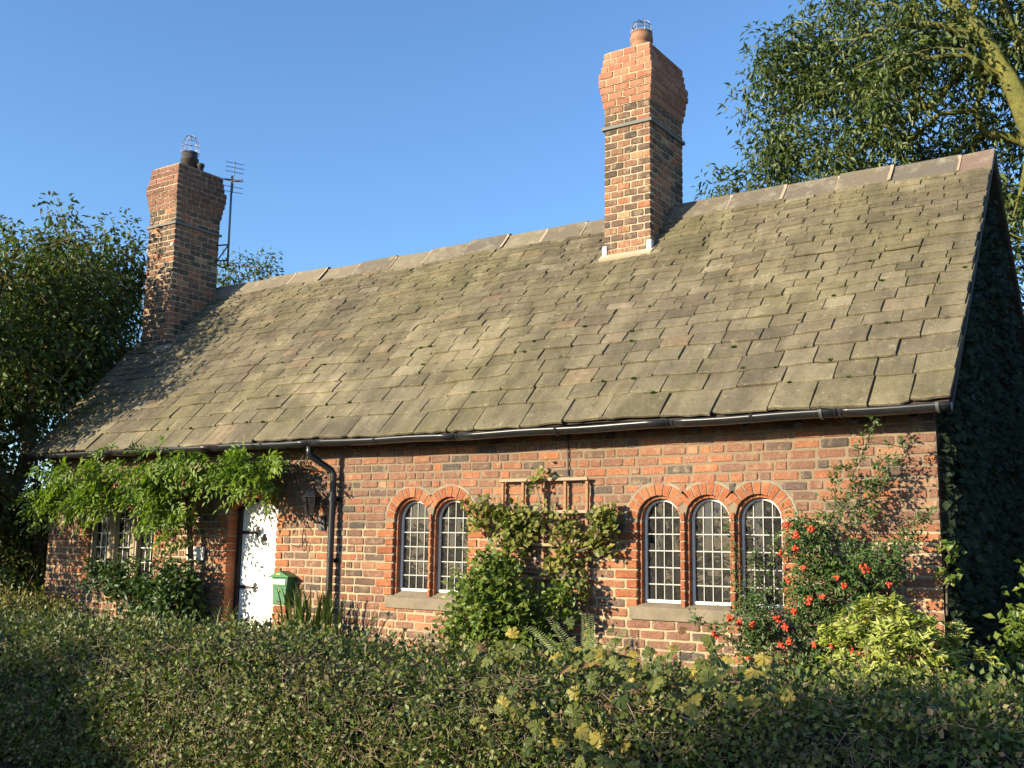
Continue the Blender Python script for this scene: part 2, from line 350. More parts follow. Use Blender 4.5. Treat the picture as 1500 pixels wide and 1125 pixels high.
sheet('ground', -400, 400, -400, 400, -0.14, M_GRASSG)
sheet('garden', -24, 14, -3.9, 16, -0.004, M_EARTH, 40, 24, .01)
sheet('road', -200, 200, -11.2, -5.6, -0.12, M_ASPH)
o = MB().box(-200, 200, -5.6, -4.0, -.2, -.0).build('pavement', M_PAVE); o['kind'] = 'structure'
o = MB().box(-200, 200, -12.8, -11.2, -.2, -.0).build('pavement', M_PAVE); o['kind'] = 'structure'

# ================================================================== COTTAGE
X0, X1 = -11.1, 0.0
YE, ZE, YR, ZR = -.26, 2.705, 2.2, 5.385
SLEN = math.hypot(YR - YE, ZR - ZE); CS, SN = (YR - YE) / SLEN, (ZR - ZE) / SLEN
house = thing('cottage', (-5.5, 2.2, 0), 'low red brick cottage with stone slate roof, two chimneys and arched windows', 'cottage')
# --- openings
LIGHTS_A = [-4.985, -4.51]; LIGHTS_B = [-2.275, -1.832, -1.39]; LIGHTS_C = [-10.01, -9.57, -9.13]
ZSP, ZB = 1.885, 1.20
HW_A, HW_B, HW_C = .198, .180, .165
OUT = .026                                   # outer order stands this far outside the light
GROUPS = [(LIGHTS_A, HW_A, 'A'), (LIGHTS_B, HW_B, 'B'), (LIGHTS_C, HW_C, 'C')]
DX0, DX1, DZ, DRISE = -7.64, -6.88, 2.0, .13
COURSE = .0812
def door_top(x): 
    t = (x - (DX0 + DX1) / 2) / ((DX1 - DX0) / 2); return DZ + DRISE * (1 - t * t)
# --- mortar core of the front wall: real openings with reveals
wall = bpy.data.objects.new('front_wall', None)
def wall_core():
    mb = MB(); yf, yb = .007, .36; top = 2.93
    cuts = []                               # (x0, x1, zbottom, ztop function)
    for ls, hw, _ in GROUPS:
        for c in ls: cuts.append((c - hw - OUT - .004, c + hw + OUT + .004, 1.05, (lambda x, c=c, q=hw + OUT + .004: ZSP + math.sqrt(max(q * q - (x - c) ** 2, 0)))))
    cuts.append((DX0 - .014, DX1 + .014, 0.0, lambda x: door_top(min(max(x, DX0), DX1)) + .014)); cuts.sort()
    def face(a, b, z0, z1, z0b=None, z1b=None):
        z0b = z0 if z0b is None else z0b; z1b = z1 if z1b is None else z1b
        mb.add([(a, yf, z0), (b, yf, z0b), (b, yf, z1b), (a, yf, z1)], [(0, 1, 2, 3)])
        mb.add([(a, yb, z0), (b, yb, z0b), (b, yb, z1b), (a, yb, z1)], [(3, 2, 1, 0)])
    x = X0 + .004
    for (a, b, zb, ft) in cuts:
        face(x, a, -.1, top); n = 14
        if zb > 0: face(a, b, -.1, zb); mb.add([(a, yf, zb), (b, yf, zb), (b, yb, zb), (a, yb, zb)], [(0, 1, 2, 3)])
        for i in range(n):
            p, q = a + (b - a) * i / n, a + (b - a) * (i + 1) / n
            face(p, q, ft(p), top, ft(q), top); mb.add([(p, yf, ft(p)), (q, yf, ft(q)), (q, yb, ft(q)), (p, yb, ft(p))], [(3, 2, 1, 0)])
        mb.add([(a, yf, zb), (a, yb, zb), (a, yb, ft(a)), (a, yf, ft(a))], [(0, 1, 2, 3)])
        mb.add([(b, yf, zb), (b, yb, zb), (b, yb, ft(b)), (b, yf, ft(b))], [(3, 2, 1, 0)]); x = b
    face(x, X1 - .006, -.1, top)
    return mb.build('front_wall', M_MORTAR, house)
wall = wall_core()
# --- brick shapes (shared meshes)
def brick_mesh(mat, i, cx=.045, cz=.10):
    rg = random.Random(100 + i)
    def j(s): return rg.uniform(-s, s)
    base = [(-.46, -.5), (.0, -.5), (.46, -.5), (.5, -.36), (.5, .36), (.46, .5), (0., .5), (-.46, .5), (-.5, .36), (-.5, -.36)]; n8 = len(base)
    md = [(x + j(.012), -.42, z + j(.05)) for x, z in base]
    fr = [(x * (1 - 2 * cx) + j(.012), -.5 + j(.025), z * (1 - 2 * cz) + j(.05)) for x, z in base]
    V = fr + md + [(x, .5, z) for x, _, z in md]; F = [tuple(range(n8))]
    for k in range(n8): l = (k + 1) % n8; F += [(k, k + n8, l + n8, l), (k + n8, k + 2 * n8, l + 2 * n8, l + n8)]
    me = bpy.data.meshes.new('brick'); me.from_pydata(V, [], F); me.materials.append(mat); me.update(); return me
BR = [brick_mesh(M_BRICK, i) for i in range(10)]; BO = [brick_mesh(M_ORANGE, i + 20, .03, .07) for i in range(6)]
BC = [brick_mesh(M_CHIM, i + 40) for i in range(8)]; BT = [brick_mesh(M_CHIMTOP, i + 60, .03, .07) for i in range(6)]
def bake(me, loc, scale, rotz=0):
    V = np.array([v.co for v in me.vertices]) * np.array(scale); c, s = math.cos(rotz), math.sin(rotz)
    V = V @ np.array([[c, s, 0], [-s, c, 0], [0, 0, 1]]) + np.array(loc); return V, [tuple(p.vertices) for p in me.polygons]
# --- blocked stretches of every course
def blocked(z, k):
    out = []; mid = z + COURSE / 2
    for ls, hw, g in GROUPS:
        o_ = hw + OUT; sill0 = 1.02 if g != 'B' else 1.045
        if mid > sill0 and mid < 1.165: out.append((ls[0] - o_ - .09, ls[-1] + o_ + .09))
        elif 1.165 <= mid < ZSP:
            e = (.225 if k % 2 else .115); out.append((ls[0] - o_ - e, ls[-1] + o_ + e))
        elif ZSP <= mid < ZSP + o_ + .118:
            q = o_ + .118
            for c in ls:
                h = math.sqrt(max(q * q - (mid - ZSP) ** 2, 0)); out.append((c - h, c + h))
    e = .225 if k % 2 else .115
    if mid < DZ: out.append((DX0 - e, DX1 + e))
    elif mid < DZ + DRISE + .12: out.append((DX0 - .02, DX1 + .02))
    out.sort(); m = []
    for a, b in out:
        if m and a < m[-1][1] + .05: m[-1] = (m[-1][0], max(b, m[-1][1]))
        else: m.append((a, b))
    return m
rg = random.Random(5); bricks = []
for k in range(0, 36):
    z = k * COURSE; free = []; x = X0
    for a, b in blocked(z, k): free.append((x, a)); x = b
    free.append((x, X1))
    for a, b in free:
        x = a
        first = rg.choice([.113, .17, .232, .232]) if b < X1 else None
        while x < b - .03:
            wd = first or (rg.choice([.232, .232, .232, .115, .115]) + rg.uniform(-.012, .012)); first = None
            if b - (x + wd) < .07: wd = b - x
            wv = wd - rg.uniform(.013, .022)
            if wv > .03:
                dz = .012 * math.sin(x * .9 + 1) * min(1, z)        # the courses wander a little
                if 1.0 < z < 2.15: dz *= .4
                bricks.append((x + wd / 2, z + COURSE / 2 + dz + rg.uniform(-.002, .002), wv, COURSE - rg.uniform(.013, .021), rg.uniform(-.004, .003)))
            x += wd
bricks.sort(key=lambda q: (0 if q[1] > .8 and q[1] < 2.72 else 1, (q[0] - CAM.x) ** 2))
mbw = MB(); bigwall = wall
for i, (x, z, wv, h, pr) in enumerate(bricks):
    me = BR[rg.randrange(10)]; dep = .075
    if i < 296: mesh_obj('brick', me, wall, (x, pr + dep / 2, z), (rg.uniform(-.02, .02), rg.uniform(-.012, .012), rg.uniform(-.012, .012)), (wv, dep, h))
    else: mbw.add(*bake(me, (x, pr + dep / 2, z), (wv, dep, h)))
o = mbw.build('brickwork', M_BRICK, wall); o['kind'] = 'stuff'
# --- orange jamb bricks, arch bricks, cement beds round the openings
def wedge(c, z, r0, r1, a0, a1, y0, y1, n=2):
    P = [(c + r0 * math.cos(a0 + (a1 - a0) * i / n), z + r0 * math.sin(a0 + (a1 - a0) * i / n)) for i in range(n + 1)] + [(c + r1 * math.cos(a1 + (a0 - a1) * i / n), z + r1 * math.sin(a1 + (a0 - a1) * i / n)) for i in range(n + 1)]
    return MB().extrude(P[::-1], y0, y1)
def jamb(xa, xb, z0, z1, parent, dep=.1):
    k = int(z0 / COURSE)
    while (k + 1) * COURSE < z1 + .03:
        z = k * COURSE
        if z >= z0 - .03:
            for s, xx in ((-1, xa), (1, xb)):
                e = .225 if k % 2 else .115
                mesh_obj('jamb_brick', BO[rg.randrange(6)], parent, (xx + s * (e - .008) / 2, dep / 2 - .005 + rg.uniform(-.004, .0), z + COURSE / 2), (0, 0, rg.uniform(-.01, .01)), (e - .012, dep, COURSE - .012))
        k += 1
def outline(c, hw, zb, n=18): return [(c - hw, zb), (c + hw, zb)] + [(c + hw * math.cos(math.pi * i / n), ZSP + hw * math.sin(math.pi * i / n)) for i in range(n + 1)]
def clip_arch(x, c, hw): return ZSP + math.sqrt(max(hw * hw - (x - c) ** 2, 0))
def window(ls, hw, g):
    o_ = hw + OUT; q = o_ + .10
    if g != 'C': jamb(ls[0] - o_, ls[-1] + o_, 1.165, ZSP, wall)
    else: jamb(ls[0] - o_, ls[-1] + o_, 1.165, ZSP, wall)
    pitch = ls[1] - ls[0]
    amin = math.acos(min(1, (pitch / 2) / (o_ + .055)))
    # outer pier strips between the lights
    for i in range(len(ls) - 1):
        a, b = ls[i] + o_, ls[i + 1] - o_; k = int(1.165 / COURSE) 
        while (k + 1) * COURSE < ZSP + .08:
            if g == 'C':
                MB().box(a - .004, b + .004, .008, .13, 1.165, ZSP + .12).build('stone_mullion', M_STONEFRAME, wall, bevel=.01); break
            mesh_obj('pier_brick', BO[rg.randrange(6)], wall, ((a + b) / 2, .045, (k + .5) * COURSE), (0, 0, 0), (b - a - .002, .1, COURSE - .011)); k += 1
    for i, c in enumerate(ls):
        a0 = amin if i < len(ls) - 1 else .05; a1 = math.pi - (amin if i > 0 else .05); n = 11 if (a1 - a0) > 2.6 else (9 if (a1 - a0) > 2.3 else 8)
        for v in range(n):
            da = (a1 - a0) / n; wd = wedge(c, ZSP, o_, q + rg.uniform(-.006, .004), a0 + da * (v + .09), a0 + da * (v + .91), -.004 + rg.uniform(-.003, .003), .1)
            wd.build('arch_brick', M_ORANGE, wall)
        # cement fillet behind and round the arch
        F_ = wedge(c, ZSP, o_ + .004, q + .022, a0, a1, .0015, .09, 24); F_.build('arch_mortar', M_CEMENT, wall)
        # the light: one window with its frame, panes, bars and inner reveal
        nm = 'window'
        wmb = MB(); fo, fi = outline(c, hw - .004, ZB - .012), outline(c, hw - .021, ZB + .012); n_ = len(fo)
        fy = .085 if g != 'C' else .055
        V = [(x, fy, z) for x, z in fo] + [(x, fy, z) for x, z in fi] + [(x, fy + .05, z) for x, z in fo] + [(x, fy + .05, z) for x, z in fi]; F = []
        for k in range(n_):
            l = (k + 1) % n_; F += [(k, l, l + n_, k + n_), (k + n_, l + n_, l + 3 * n_, k + 3 * n_), (l, k, k + 2 * n_, l + 2 * n_)]
        wmb.add(V, F); win = wmb.build(nm, M_WHITE if g != 'C' else M_STONEFRAME, house)
        hi = hw - .019; rows = 6 if g != 'C' else 5; cols = 4 if g != 'C' else 3; ztop = ZSP + .02; rh = (ztop - ZB) / (rows - 1); cw = 2 * hi / cols
        for rr_ in range(rows):
            for cc in range(cols):
                xa, xb = c - hi + cc * cw, c - hi + (cc + 1) * cw; za = ZB + rr_ * rh; zb_ = za + rh
                if rr_ < rows - 1: poly = [(xa, za), (xb, za), (xb, min(zb_, max(clip_arch(xb, c, hi), za + .01))), (xa, min(zb_, max(clip_arch(xa, c, hi), za + .01)))]
                else: poly = [(xa, za), (xb, za)] + [(x, max(clip_arch(x, c, hi), za + .004)) for x in np.linspace(xb, xa, 5)]
                pn = MB().extrude([(x - (xa + xb) / 2, z - (za + zb_) / 2) for x, z in poly], -.002, .002).build('pane', M_GLASS, win)
                pn.location = ((xa + xb) / 2, fy + .026, (za + zb_) / 2); pn.rotation_euler = (rg.uniform(-.02, .02), 0, rg.uniform(-.03, .03))
        gb = MB()
        for cc in range(1, cols): x = c - hi + cc * cw; gb.box(x - .0036, x + .0036, fy + .016, fy + .023, ZB + .01, clip_arch(x, c, hi + .004))
        for rr_ in range(1, rows): 
            z = ZB + rr_ * rh; h = hi + .004 if z < ZSP else math.sqrt(max((hi + .004) ** 2 - (z - ZSP) ** 2, 0)); gb.box(c - h, c + h, fy + .0145, fy + .0245, z - .0048, z + .0048)
        gb.build('glazing_bars', M_LEADBAR if g != 'C' else M_WHITE, win)
        # inner order of the reveal
        if g != 'C':
            k = int(1.16 / COURSE)
            while (k + 1) * COURSE < ZSP + .02:
                z0, z1 = max(k * COURSE + .006, 1.15), (k + 1) * COURSE - .006
                for s in (-1, 1): MB().box(min(c + s * hw, c + s * (o_ + .02)), max(c + s * hw, c + s * (o_ + .02)), .032 + rg.uniform(-.002, .002), .15, z0, z1).build('reveal_brick', M_ORANGE, win)
                k += 1
            for v in range(10):
                a = math.pi * (v + .06) / 10; b = math.pi * (v + .94) / 10
                wedge(c, ZSP, hw, o_ + .02, a, b, .032, .15).build('reveal_brick', M_ORANGE, win)
            cm = MB()
            for s in (-1, 1): cm.box(min(c + s * (hw + .003), c + s * (o_ + .015)), max(c + s * (hw + .003), c + s * (o_ + .015)), .036, .14, 1.14, ZSP)
            cm.v += []; w2 = wedge(c, ZSP, hw + .003, o_ + .015, 0, math.pi, .036, .14, 24); cm.add(w2.v, w2.f); cm.build('mortar_bed', M_CEMENT, win)
        else:
            st = MB(); oo, ii = outline(c, o_ + .05, ZB - .05), outline(c, hw - .004, ZB - .01); nn = len(oo)
            V = [(x, .018, z) for x, z in oo] + [(x, .018, z) for x, z in ii] + [(x, .058, z) for x, z in ii]
            st.add(V, [q_ for k in range(nn) for q_ in ((k, (k + 1) % nn, (k + 1) % nn + nn, k + nn), (k + nn, (k + 1) % nn + nn, (k + 1) % nn + 2 * nn, k + 2 * nn))]); st.build('stone_surround', M_STONEFRAME, win)
    # stone sill with weathered top
    a, b = ls[0] - o_ - .07, ls[-1] + o_ + .07; z0 = 1.02 if g != 'B' else 1.045
    sl = MB(); P = [(-.022, z0), (-.022, z0 + .105), (.02, z0 + .125), (.09 if g != 'C' else .06, 1.19), (.20, 1.19), (.20, z0)]
    n_ = len(P); V = [(a, y, z) for y, z in P] + [(b, y, z) for y, z in P]
    sl.add(V, [tuple(range(n_ - 1, -1, -1)), tuple(range(n_, 2 * n_))] + [(i, (i + 1) % n_, (i + 1) % n_ + n_, i + n_) for i in range(n_)][::1])
    sl.build('window_sill', M_STONE, house, bevel=.006)
for G in GROUPS: window(*G)
# --- door
jamb(DX0, DX1, 0.0, DZ, wall, .15)
for i in range(9):
    a, b = DX0 + (DX1 - DX0) * i / 9, DX0 + (DX1 - DX0) * (i + 1) / 9
    MB().extrude([(a + .005, door_top(a) + .003), (b - .005, door_top(b) + .003), (b - .004, door_top(b) + .115), (a + .004, door_top(a) + .115)], -.003, .1).build('arch_brick', M_ORANGE, wall)
door = MB().box(DX0 + .05, DX1 - .01, .185, .21, .02, DZ + .02).build('door', M_DOOR, house)
nb = 6; bw = (DX1 - DX0 - .06) / nb
for i in range(nb):
    a, b = DX0 + .05 + i * bw + .003, DX0 + .05 + (i + 1) * bw - .003
    MB().extrude([(a, .03), (b, .03), (b, door_top(b) - .012), (a, door_top(a) - .012)], .16, .185).build('door_board', M_DOOR, door, bevel=.003)
df = MB(); df.box(DX0, DX0 + .048, .13, .2, 0, DZ + .03); df.box(DX1 - .009, DX1, .15, .2, 0, DZ + .03)
for i in range(10):
    a, b = DX0 + (DX1 - DX0) * i / 10, DX0 + (DX1 - DX0) * (i + 1) / 10
    df.extrude([(a, door_top(a) - .03), (b, door_top(b) - .03), (b, door_top(b)), (a, door_top(a))], .145, .2)
df.build('door_frame', M_DARKWOOD, house)
for hz in (1.14, 1.75):
    h = MB(); h.extrude([(DX0 + .04, hz - .02), (DX0 + .28, hz - .011), (DX0 + .28, hz + .011), (DX0 + .04, hz + .02)], .150, .158)
    for dx, dz, rr in ((.30, 0, .022), (.335, 0, .014), (.30, .036, .02), (.30, -.036, .02), (.325, .03, .011), (.325, -.03, .011)):
        h.extrude([(DX0 + dx + rr * math.cos(2 * math.pi * i / 10), hz + dz + rr * math.sin(2 * math.pi * i / 10)) for i in range(10)], .149, .157)
    h.build('strap_hinge', M_IRON, door)
kn = MB().lathe([(.0, .0), (.03, .005), (.034, .03), (.02, .05), (.012, .075), (0, .08)], (-7.22, .152, 1.66), 10); kn.tube([(-7.22 + .03 * math.sin(t), .142, 1.645 - .03 * math.cos(t)) for t in np.linspace(0, 6.2, 12)], .006, 6)
kn.build('door_knocker', M_IRON, door)
# --- other walls, floor, inside
def gable(x0, x1, name):
    P = [(.08, -.1), (4.4, -.1), (4.4, 2.93), (2.2, 5.30), (.08, 2.99)]
    V = [(x0, y, z) for y, z in P] + [(x1, y, z) for y, z in P]
    return MB().add(V, [(4, 3, 2, 1, 0), (5, 6, 7, 8, 9)] + [(i, (i + 1) % 5, (i + 1) % 5 + 5, i + 5) for i in range(5)])
def course_mat():
    m, n, b, o = new_mat('gable_brickwork'); t = N(n, 'ShaderNodeTexBrick'); v = N(n, 'ShaderNodeCombineXYZ'); s = N(n, 'ShaderNodeSeparateXYZ')
    n.links.new(world_pos(n), s.inputs[0]); n.links.new(s.outputs[1], v.inputs[0]); n.links.new(s.outputs[2], v.inputs[1]); n.links.new(v.outputs[0], t.inputs[0])
    t.inputs['Color1'].default_value = (.2, .08, .05, 1); t.inputs['Color2'].default_value = (.12, .06, .05, 1); t.inputs['Mortar'].default_value = (.3, .23, .15, 1)
    t.inputs['Scale'].default_value = 1; t.inputs['Mortar Size'].default_value = .007; t.inputs['Brick Width'].default_value = .235; t.inputs['Row Height'].default_value = COURSE
    n.links.new(t.outputs[0], b.inputs['Base Color']); b.inputs['Roughness'].default_value = .95; return m
M_GABLE = course_mat()
gable(-.30, -.012, '').build('gable_wall', M_GABLE, house); gable(X0 + .012, X0 + .3, '').build('gable_wall', M_GABLE, house)
MB().box(X0 + .3, -.30, 4.1, 4.4, -.1, 2.93).build('back_wall', M_GABLE, house)
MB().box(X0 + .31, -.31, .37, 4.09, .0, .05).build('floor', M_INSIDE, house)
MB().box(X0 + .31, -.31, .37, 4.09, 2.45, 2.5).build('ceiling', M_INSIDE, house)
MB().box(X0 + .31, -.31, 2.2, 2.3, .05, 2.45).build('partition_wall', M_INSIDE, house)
# --- roof
RX0, RX1 = -11.30, .165
def sag(x, s): return (-.030 * math.sin(math.pi * min(max((x - RX0) / 11.4, 0), 1)) * (1 - .5 * s / SLEN) + .012 * math.sin(x * 1.7 + s * 1.3) + .008 * math.sin(x * 3.9 - s * 2.1))
def roofp(x, s, h=0):
    z = ZE + SN * s; y = YE + CS * s; h += sag(x, s); return (x, y - SN * h, z + CS * h)
rv = []; nx = 40; ns = 8
for i in range(nx + 1):
    for j in range(ns + 1): rv.append(roofp(RX0 + .02 + (RX1 - RX0 - .04) * i / nx, .03 + (SLEN - .03) * j / ns, -.012))
rf = [(i * (ns + 1) + j, (i + 1) * (ns + 1) + j, (i + 1) * (ns + 1) + j + 1, i * (ns + 1) + j + 1) for i in range(nx) for j in range(ns)]
mb = MB().add(rv, rf); mb.add([(x, y, z - .05) for x, y, z in rv], [q[::-1] for q in rf])
mb.add([(RX0 + .02, 2.2, ZR - .01), (RX1 - .02, 2.2, ZR - .01), (RX1 - .02, 4.66, ZE), (RX0 + .02, 4.66, ZE)], [(0, 1, 2, 3)])
mb.add([(RX0 + .02, 2.2, ZR - .07), (RX1 - .02, 2.2, ZR - .07), (RX1 - .02, 4.66, ZE - .06), (RX0 + .02, 4.66, ZE - .06)], [(3, 2, 1, 0)])
roof = mb.build('roof', M_RAFTER, house)
bs = MB().add([(RX0, 2.2, ZR + .02), (RX1, 2.2, ZR + .02), (RX1, 4.68, ZE + .02), (RX0, 4.68, ZE + .02)], [(0, 1, 2, 3)]).build('back_slope', M_SLATE, roof)
for xg in (RX1 - .035, RX0 + .005):         # dark verge boards under the slate edge
    MB().add([(xg, YE + .03, ZE - .08), (xg + .03, YE + .03, ZE - .08), (xg + .03, 2.2, ZR - .09), (xg, 2.2, ZR - .09), (xg, YE + .03, ZE - .015), (xg + .03, YE + .03, ZE - .015), (xg + .03, 2.2, ZR - .015), (xg, 2.2, ZR - .015)],
             [(0, 3, 2, 1), (4, 5, 6, 7), (0, 1, 5, 4), (1, 2, 6, 5), (2, 3, 7, 6), (3, 0, 4, 7)]).build('verge_board', M_RAFTER, house)
for i in range(26): x = -10.9 + i * .43; MB().add([(x + dx, y, z) for dx in (0, .06) for y, z in ((YE + .07, 2.63), (.03, 2.89), (.03, 2.80), (YE + .07, 2.60))], [(3, 2, 1, 0), (4, 5, 6, 7), (0, 1, 5, 4), (1, 2, 6, 5), (2, 3, 7, 6), (3, 0, 4, 7)]).build('rafter_end', M_RAFTER, roof)
def slate_mesh(i):
    rq = random.Random(300 + i); nb_ = 5; bot = []
    cr = rq.choice([0, .0, .0, .0, .02, .05]); cl = rq.choice([0, .0, .0, .0, .02, .04])
    for k in range(nb_ + 1):
        t = k / nb_; y = rq.uniform(-.018, .018) + (cl if k == 0 else 0) + (cr if k == nb_ else 0); bot.append((-.5 + t + (.0 if k in (0, nb_) else rq.uniform(-.03, .03)), y))
    mid = [(.5 + rq.uniform(-.012, .008), .28), (.5, .6)]; top = [(.5, 1.0), (-.5, 1.0)]; ml = [(-.5, .6), (-.5 + rq.uniform(-.008, .012), .28)]
    P = bot + mid + top + ml; n = len(P); V = [(x, y, 0) for x, y in P] + [(x, y, -1) for x, y in P]
    ins = [(x * .985, y + (.02 if y < .2 else 0), .18) for x, y in P]
    V = ins + [(x, y, -.15) for x, y in P] + [(x, y, -1) for x, y in P]
    F = [tuple(range(n))] + [(i_, i_ + n, (i_ + 1) % n + n, (i_ + 1) % n) for i_ in range(n)] + [(i_ + n, i_ + 2 * n, (i_ + 1) % n + 2 * n, (i_ + 1) % n + n) for i_ in range(n)]
    me = bpy.data.meshes.new('slate'); me.from_pydata(V, [], F); me.materials.append(M_SLATE); me.update(); return me
SM = [slate_mesh(i) for i in range(12)]; SV = [(np.array([v.co for v in m.vertices]), [tuple(p.vertices) for p in m.polygons]) for m in SM]
rows = [0.025, .35, .575, .80, 1.0, 1.165, 1.335, 1.485, 1.63, 1.74, 1.85, 1.97, 2.095, 2.215, 2.335, 2.44, 2.535, 2.63, 2.72, 2.81, 2.895, 2.98, 3.065, 3.145, 3.225, 3.305]
slates = []
CHIMS = [(-3.735, -3.145, 1.63), (-11.165, -10.525, 1.25)]
for ri, s0 in enumerate(rows):
    ex = (rows[ri + 1] if ri + 1 < len(rows) else 3.40) - s0; x = RX0 + rg.uniform(-.0, .01); wmin = .165 + .42 * ex; wmax = .27 + .85 * ex
    while x < RX1 - .02:
        wd = rg.uniform(wmin, wmax)
        if RX1 - (x + wd) < wmin * .7: wd = RX1 - x + rg.uniform(-.012, .012)
        slates.append((x, wd, s0, ex, ri)); x += wd
def slate_matrix(x, wd, s0, ex):
    s0 = s0 + rg.uniform(-.010, .010); ln = ex * 1.75 + .05; th = rg.uniform(.017, .027); h0 = .038 + rg.uniform(-.005, .012)
    gap = rg.uniform(.005, .012); xm = x + wd / 2
    a = Vector(roofp(xm, s0, h0)); b = Vector(roofp(xm, s0 + ln, .002)); X = Vector((1, 0, rg.uniform(-.012, .012))); Y = (b - a).normalized()
    dxs = (Vector(roofp(xm + .1, s0, 0)) - Vector(roofp(xm - .1, s0, 0))).normalized(); X = (dxs + Vector((0, rg.uniform(-.014, .014), rg.uniform(-.014, .014)))).normalized()
    Z = X.cross(Y).normalized(); Y = Z.cross(X)
    m = Matrix((X * (wd - gap), Y * ln, Z * th)).transposed().to_4x4(); m.translation = a; return m
slates.sort(key=lambda q: -(q[1] * q[3]) / ((q[0] + q[1] / 2 - CAM.x) ** 2 + (8 + CS * q[2]) ** 2))
sj = MB()
for i, (x, wd, s0, ex, ri) in enumerate(slates):
    skip = False
    for a, b, yf in CHIMS:
        if x > a + .02 and x + wd < b - .02 and YE + CS * s0 > yf: skip = True
    if skip: continue
    m = slate_matrix(x, wd, s0, ex); k = rg.randrange(12)
    if i < 298: o = bpy.data.objects.new('slate', SM[k]); reg(o, roof); o.matrix_basis = m; o.parent = roof
    else:
        V, F = SV[k]; A = np.array(m); sj.add((V @ A[:3, :3].T + A[:3, 3]), F)
o = sj.build('slate_courses', M_SLATE, roof); o['kind'] = 'stuff'
# ridge stones with mortared joints
x = RX0; M_RMORT = mortar_mat('pink_ridge_mortar', (.46, .32, .22), (.38, .29, .20))
while x < RX1 - .05:
    ln = rg.uniform(.50, .66)
    if RX1 - x - ln < .3: ln = RX1 - x + .01
    if not (x > CHIMS[0][0] and x + ln < CHIMS[0][1]):
        hh = rg.uniform(-.006, .006); zz = ZR + .055 + hh + sag(x + ln / 2, SLEN); g = .30
        prof = [(2.2 - g * CS, zz - g * SN), (2.2 - .05, zz - .052), (2.2 - .028, zz - .012), (2.2, zz), (2.2 + .028, zz - .012), (2.2 + .05, zz - .052), (2.2 + g * CS, zz - g * SN), (2.2 + (g - .01) * CS, zz - g * SN - .035), (2.2, zz - .06), (2.2 - (g - .01) * CS, zz - g * SN - .035)]
        n_ = len(prof); a, b = x + .006, x + ln - .006; ty = rg.uniform(-.012, .012)
        V = [(a, y, z) for y, z in prof] + [(b, y, z + ty) for y, z in prof]
        MB().add(V, [tuple(range(n_)), tuple(range(2 * n_ - 1, n_ - 1, -1))] + [(i, i + n_, (i + 1) % n_ + n_, (i + 1) % n_) for i in range(n_)]).build('ridge_stone', M_RIDGE, roof)
        V = [(x + ln - .016, y - (.006 if y < 2.2 else 0), z - .004) for y, z in prof[:7]] + [(x + ln + .016, y - (.006 if y < 2.2 else 0), z - .004) for y, z in prof[:7]]
        if x + ln < RX1 - .1: MB().add(V, [(i, i + 7, i + 8, i + 1) for i in range(6)]).build('ridge_mortar', M_RMORT, roof)
    x += ln
# moss cushions in the slate joints
def moss(x, s, rad):
    n = 60; dd = rand_dir(n); dd[:, 2] = abs(dd[:, 2]); c = np.array(roofp(x, s, .03)); P = c + dd * rad * np.array([1.2, .8, .6]) * RNG.random((n, 1)) ** .4
    V, F = leaf_geo(P - dd * .008, dd, rand_dir(n), .022, width=.9); np_obj('moss_cushion', V, F, L_MOSS, roof)
for q in [(-1.55, .60, .030), (-1.72, .92, .02), (-.80, .58, .03), (-.62, .36, .02), (-.42, 1.0, .02), (-.95, 1.5, .018), (-1.2, 1.2, .016), (-2.3, .34, .02), (-.35, .80, .018), (-1.05, .80, .022), (.1, 1.66, .02), (-3.0, .6, .016)] + [(rg.uniform(-9, .1), rg.choice(rows[1:12]) + rg.uniform(-.02, .02), rg.uniform(.008, .018)) for _ in range(40)]: moss(*q)
# --- gutter, brackets, downpipe
def gutter(xa, xb, za, zb_, name='gutter'):
    mb = MB(); n = 8; R0, R1 = .062, .054; V = []; st = 10
    for i in range(st + 1):
        t = i / st; x = xa + (xb - xa) * t; z = za + (zb_ - za) * t + .004 * math.sin(x * 5)
        for rad in (R0, R1):
            for k in range(n + 1): a = math.pi + math.pi * k / n; V.append((x, -.305 + rad * math.cos(a), z + rad * math.sin(a)))
    m = 2 * (n + 1); F = []
    for i in range(st):
        for k in range(n): F += [(i*m+k, i*m+k+1, (i+1)*m+k+1, (i+1)*m+k), (i*m+n+1+k, (i+1)*m+n+1+k, (i+1)*m+n+2+k, i*m+n+2+k)]
        F += [(i*m, (i+1)*m, (i+1)*m+n+1, i*m+n+1), (i*m+n, i*m+2*n+1, (i+1)*m+2*n+1, (i+1)*m+n)]
    for i in (0, st): F.append(tuple(i * m + k for k in (range(n + 1) if i else range(n, -1, -1))))
    return mb.add(V, F).build(name, M_BLACK, house, True)
GZ = lambda x: 2.70 + (0 if x > -1 else -.022 * math.sin(math.pi * min(1, (-1 - x) / 6)) if x > -7 else .0 + .004 * (-7 - x))
gx = [-11.2, -9.4, -7.6, -6.1, -4.2, -2.0, -.62, .17]
for i in range(len(gx) - 1): gutter(gx[i], gx[i + 1], GZ(gx[i]), GZ(gx[i + 1]))
for x in gx[1:-1] + [-10.3, -8.5, -6.8, -5.2, -3.1, -1.3]:
    c = MB(); n = 8; wdt = .022
    for sx in ((-.03, -.018), (.018, .03)) if x in gx else ((-.012, .012),):
        V = [(x + sx[j], -.305 + .0675 * math.cos(math.pi + math.pi * k / n), GZ(x) + .0675 * math.sin(math.pi + math.pi * k / n)) for j in (0, 1) for k in range(n + 1)]
        c.add(V, [(k, k + n + 1, k + n + 2, k + 1)[::-1] for k in range(n)])
    c.build('gutter_joint', M_BLACK, house, True)
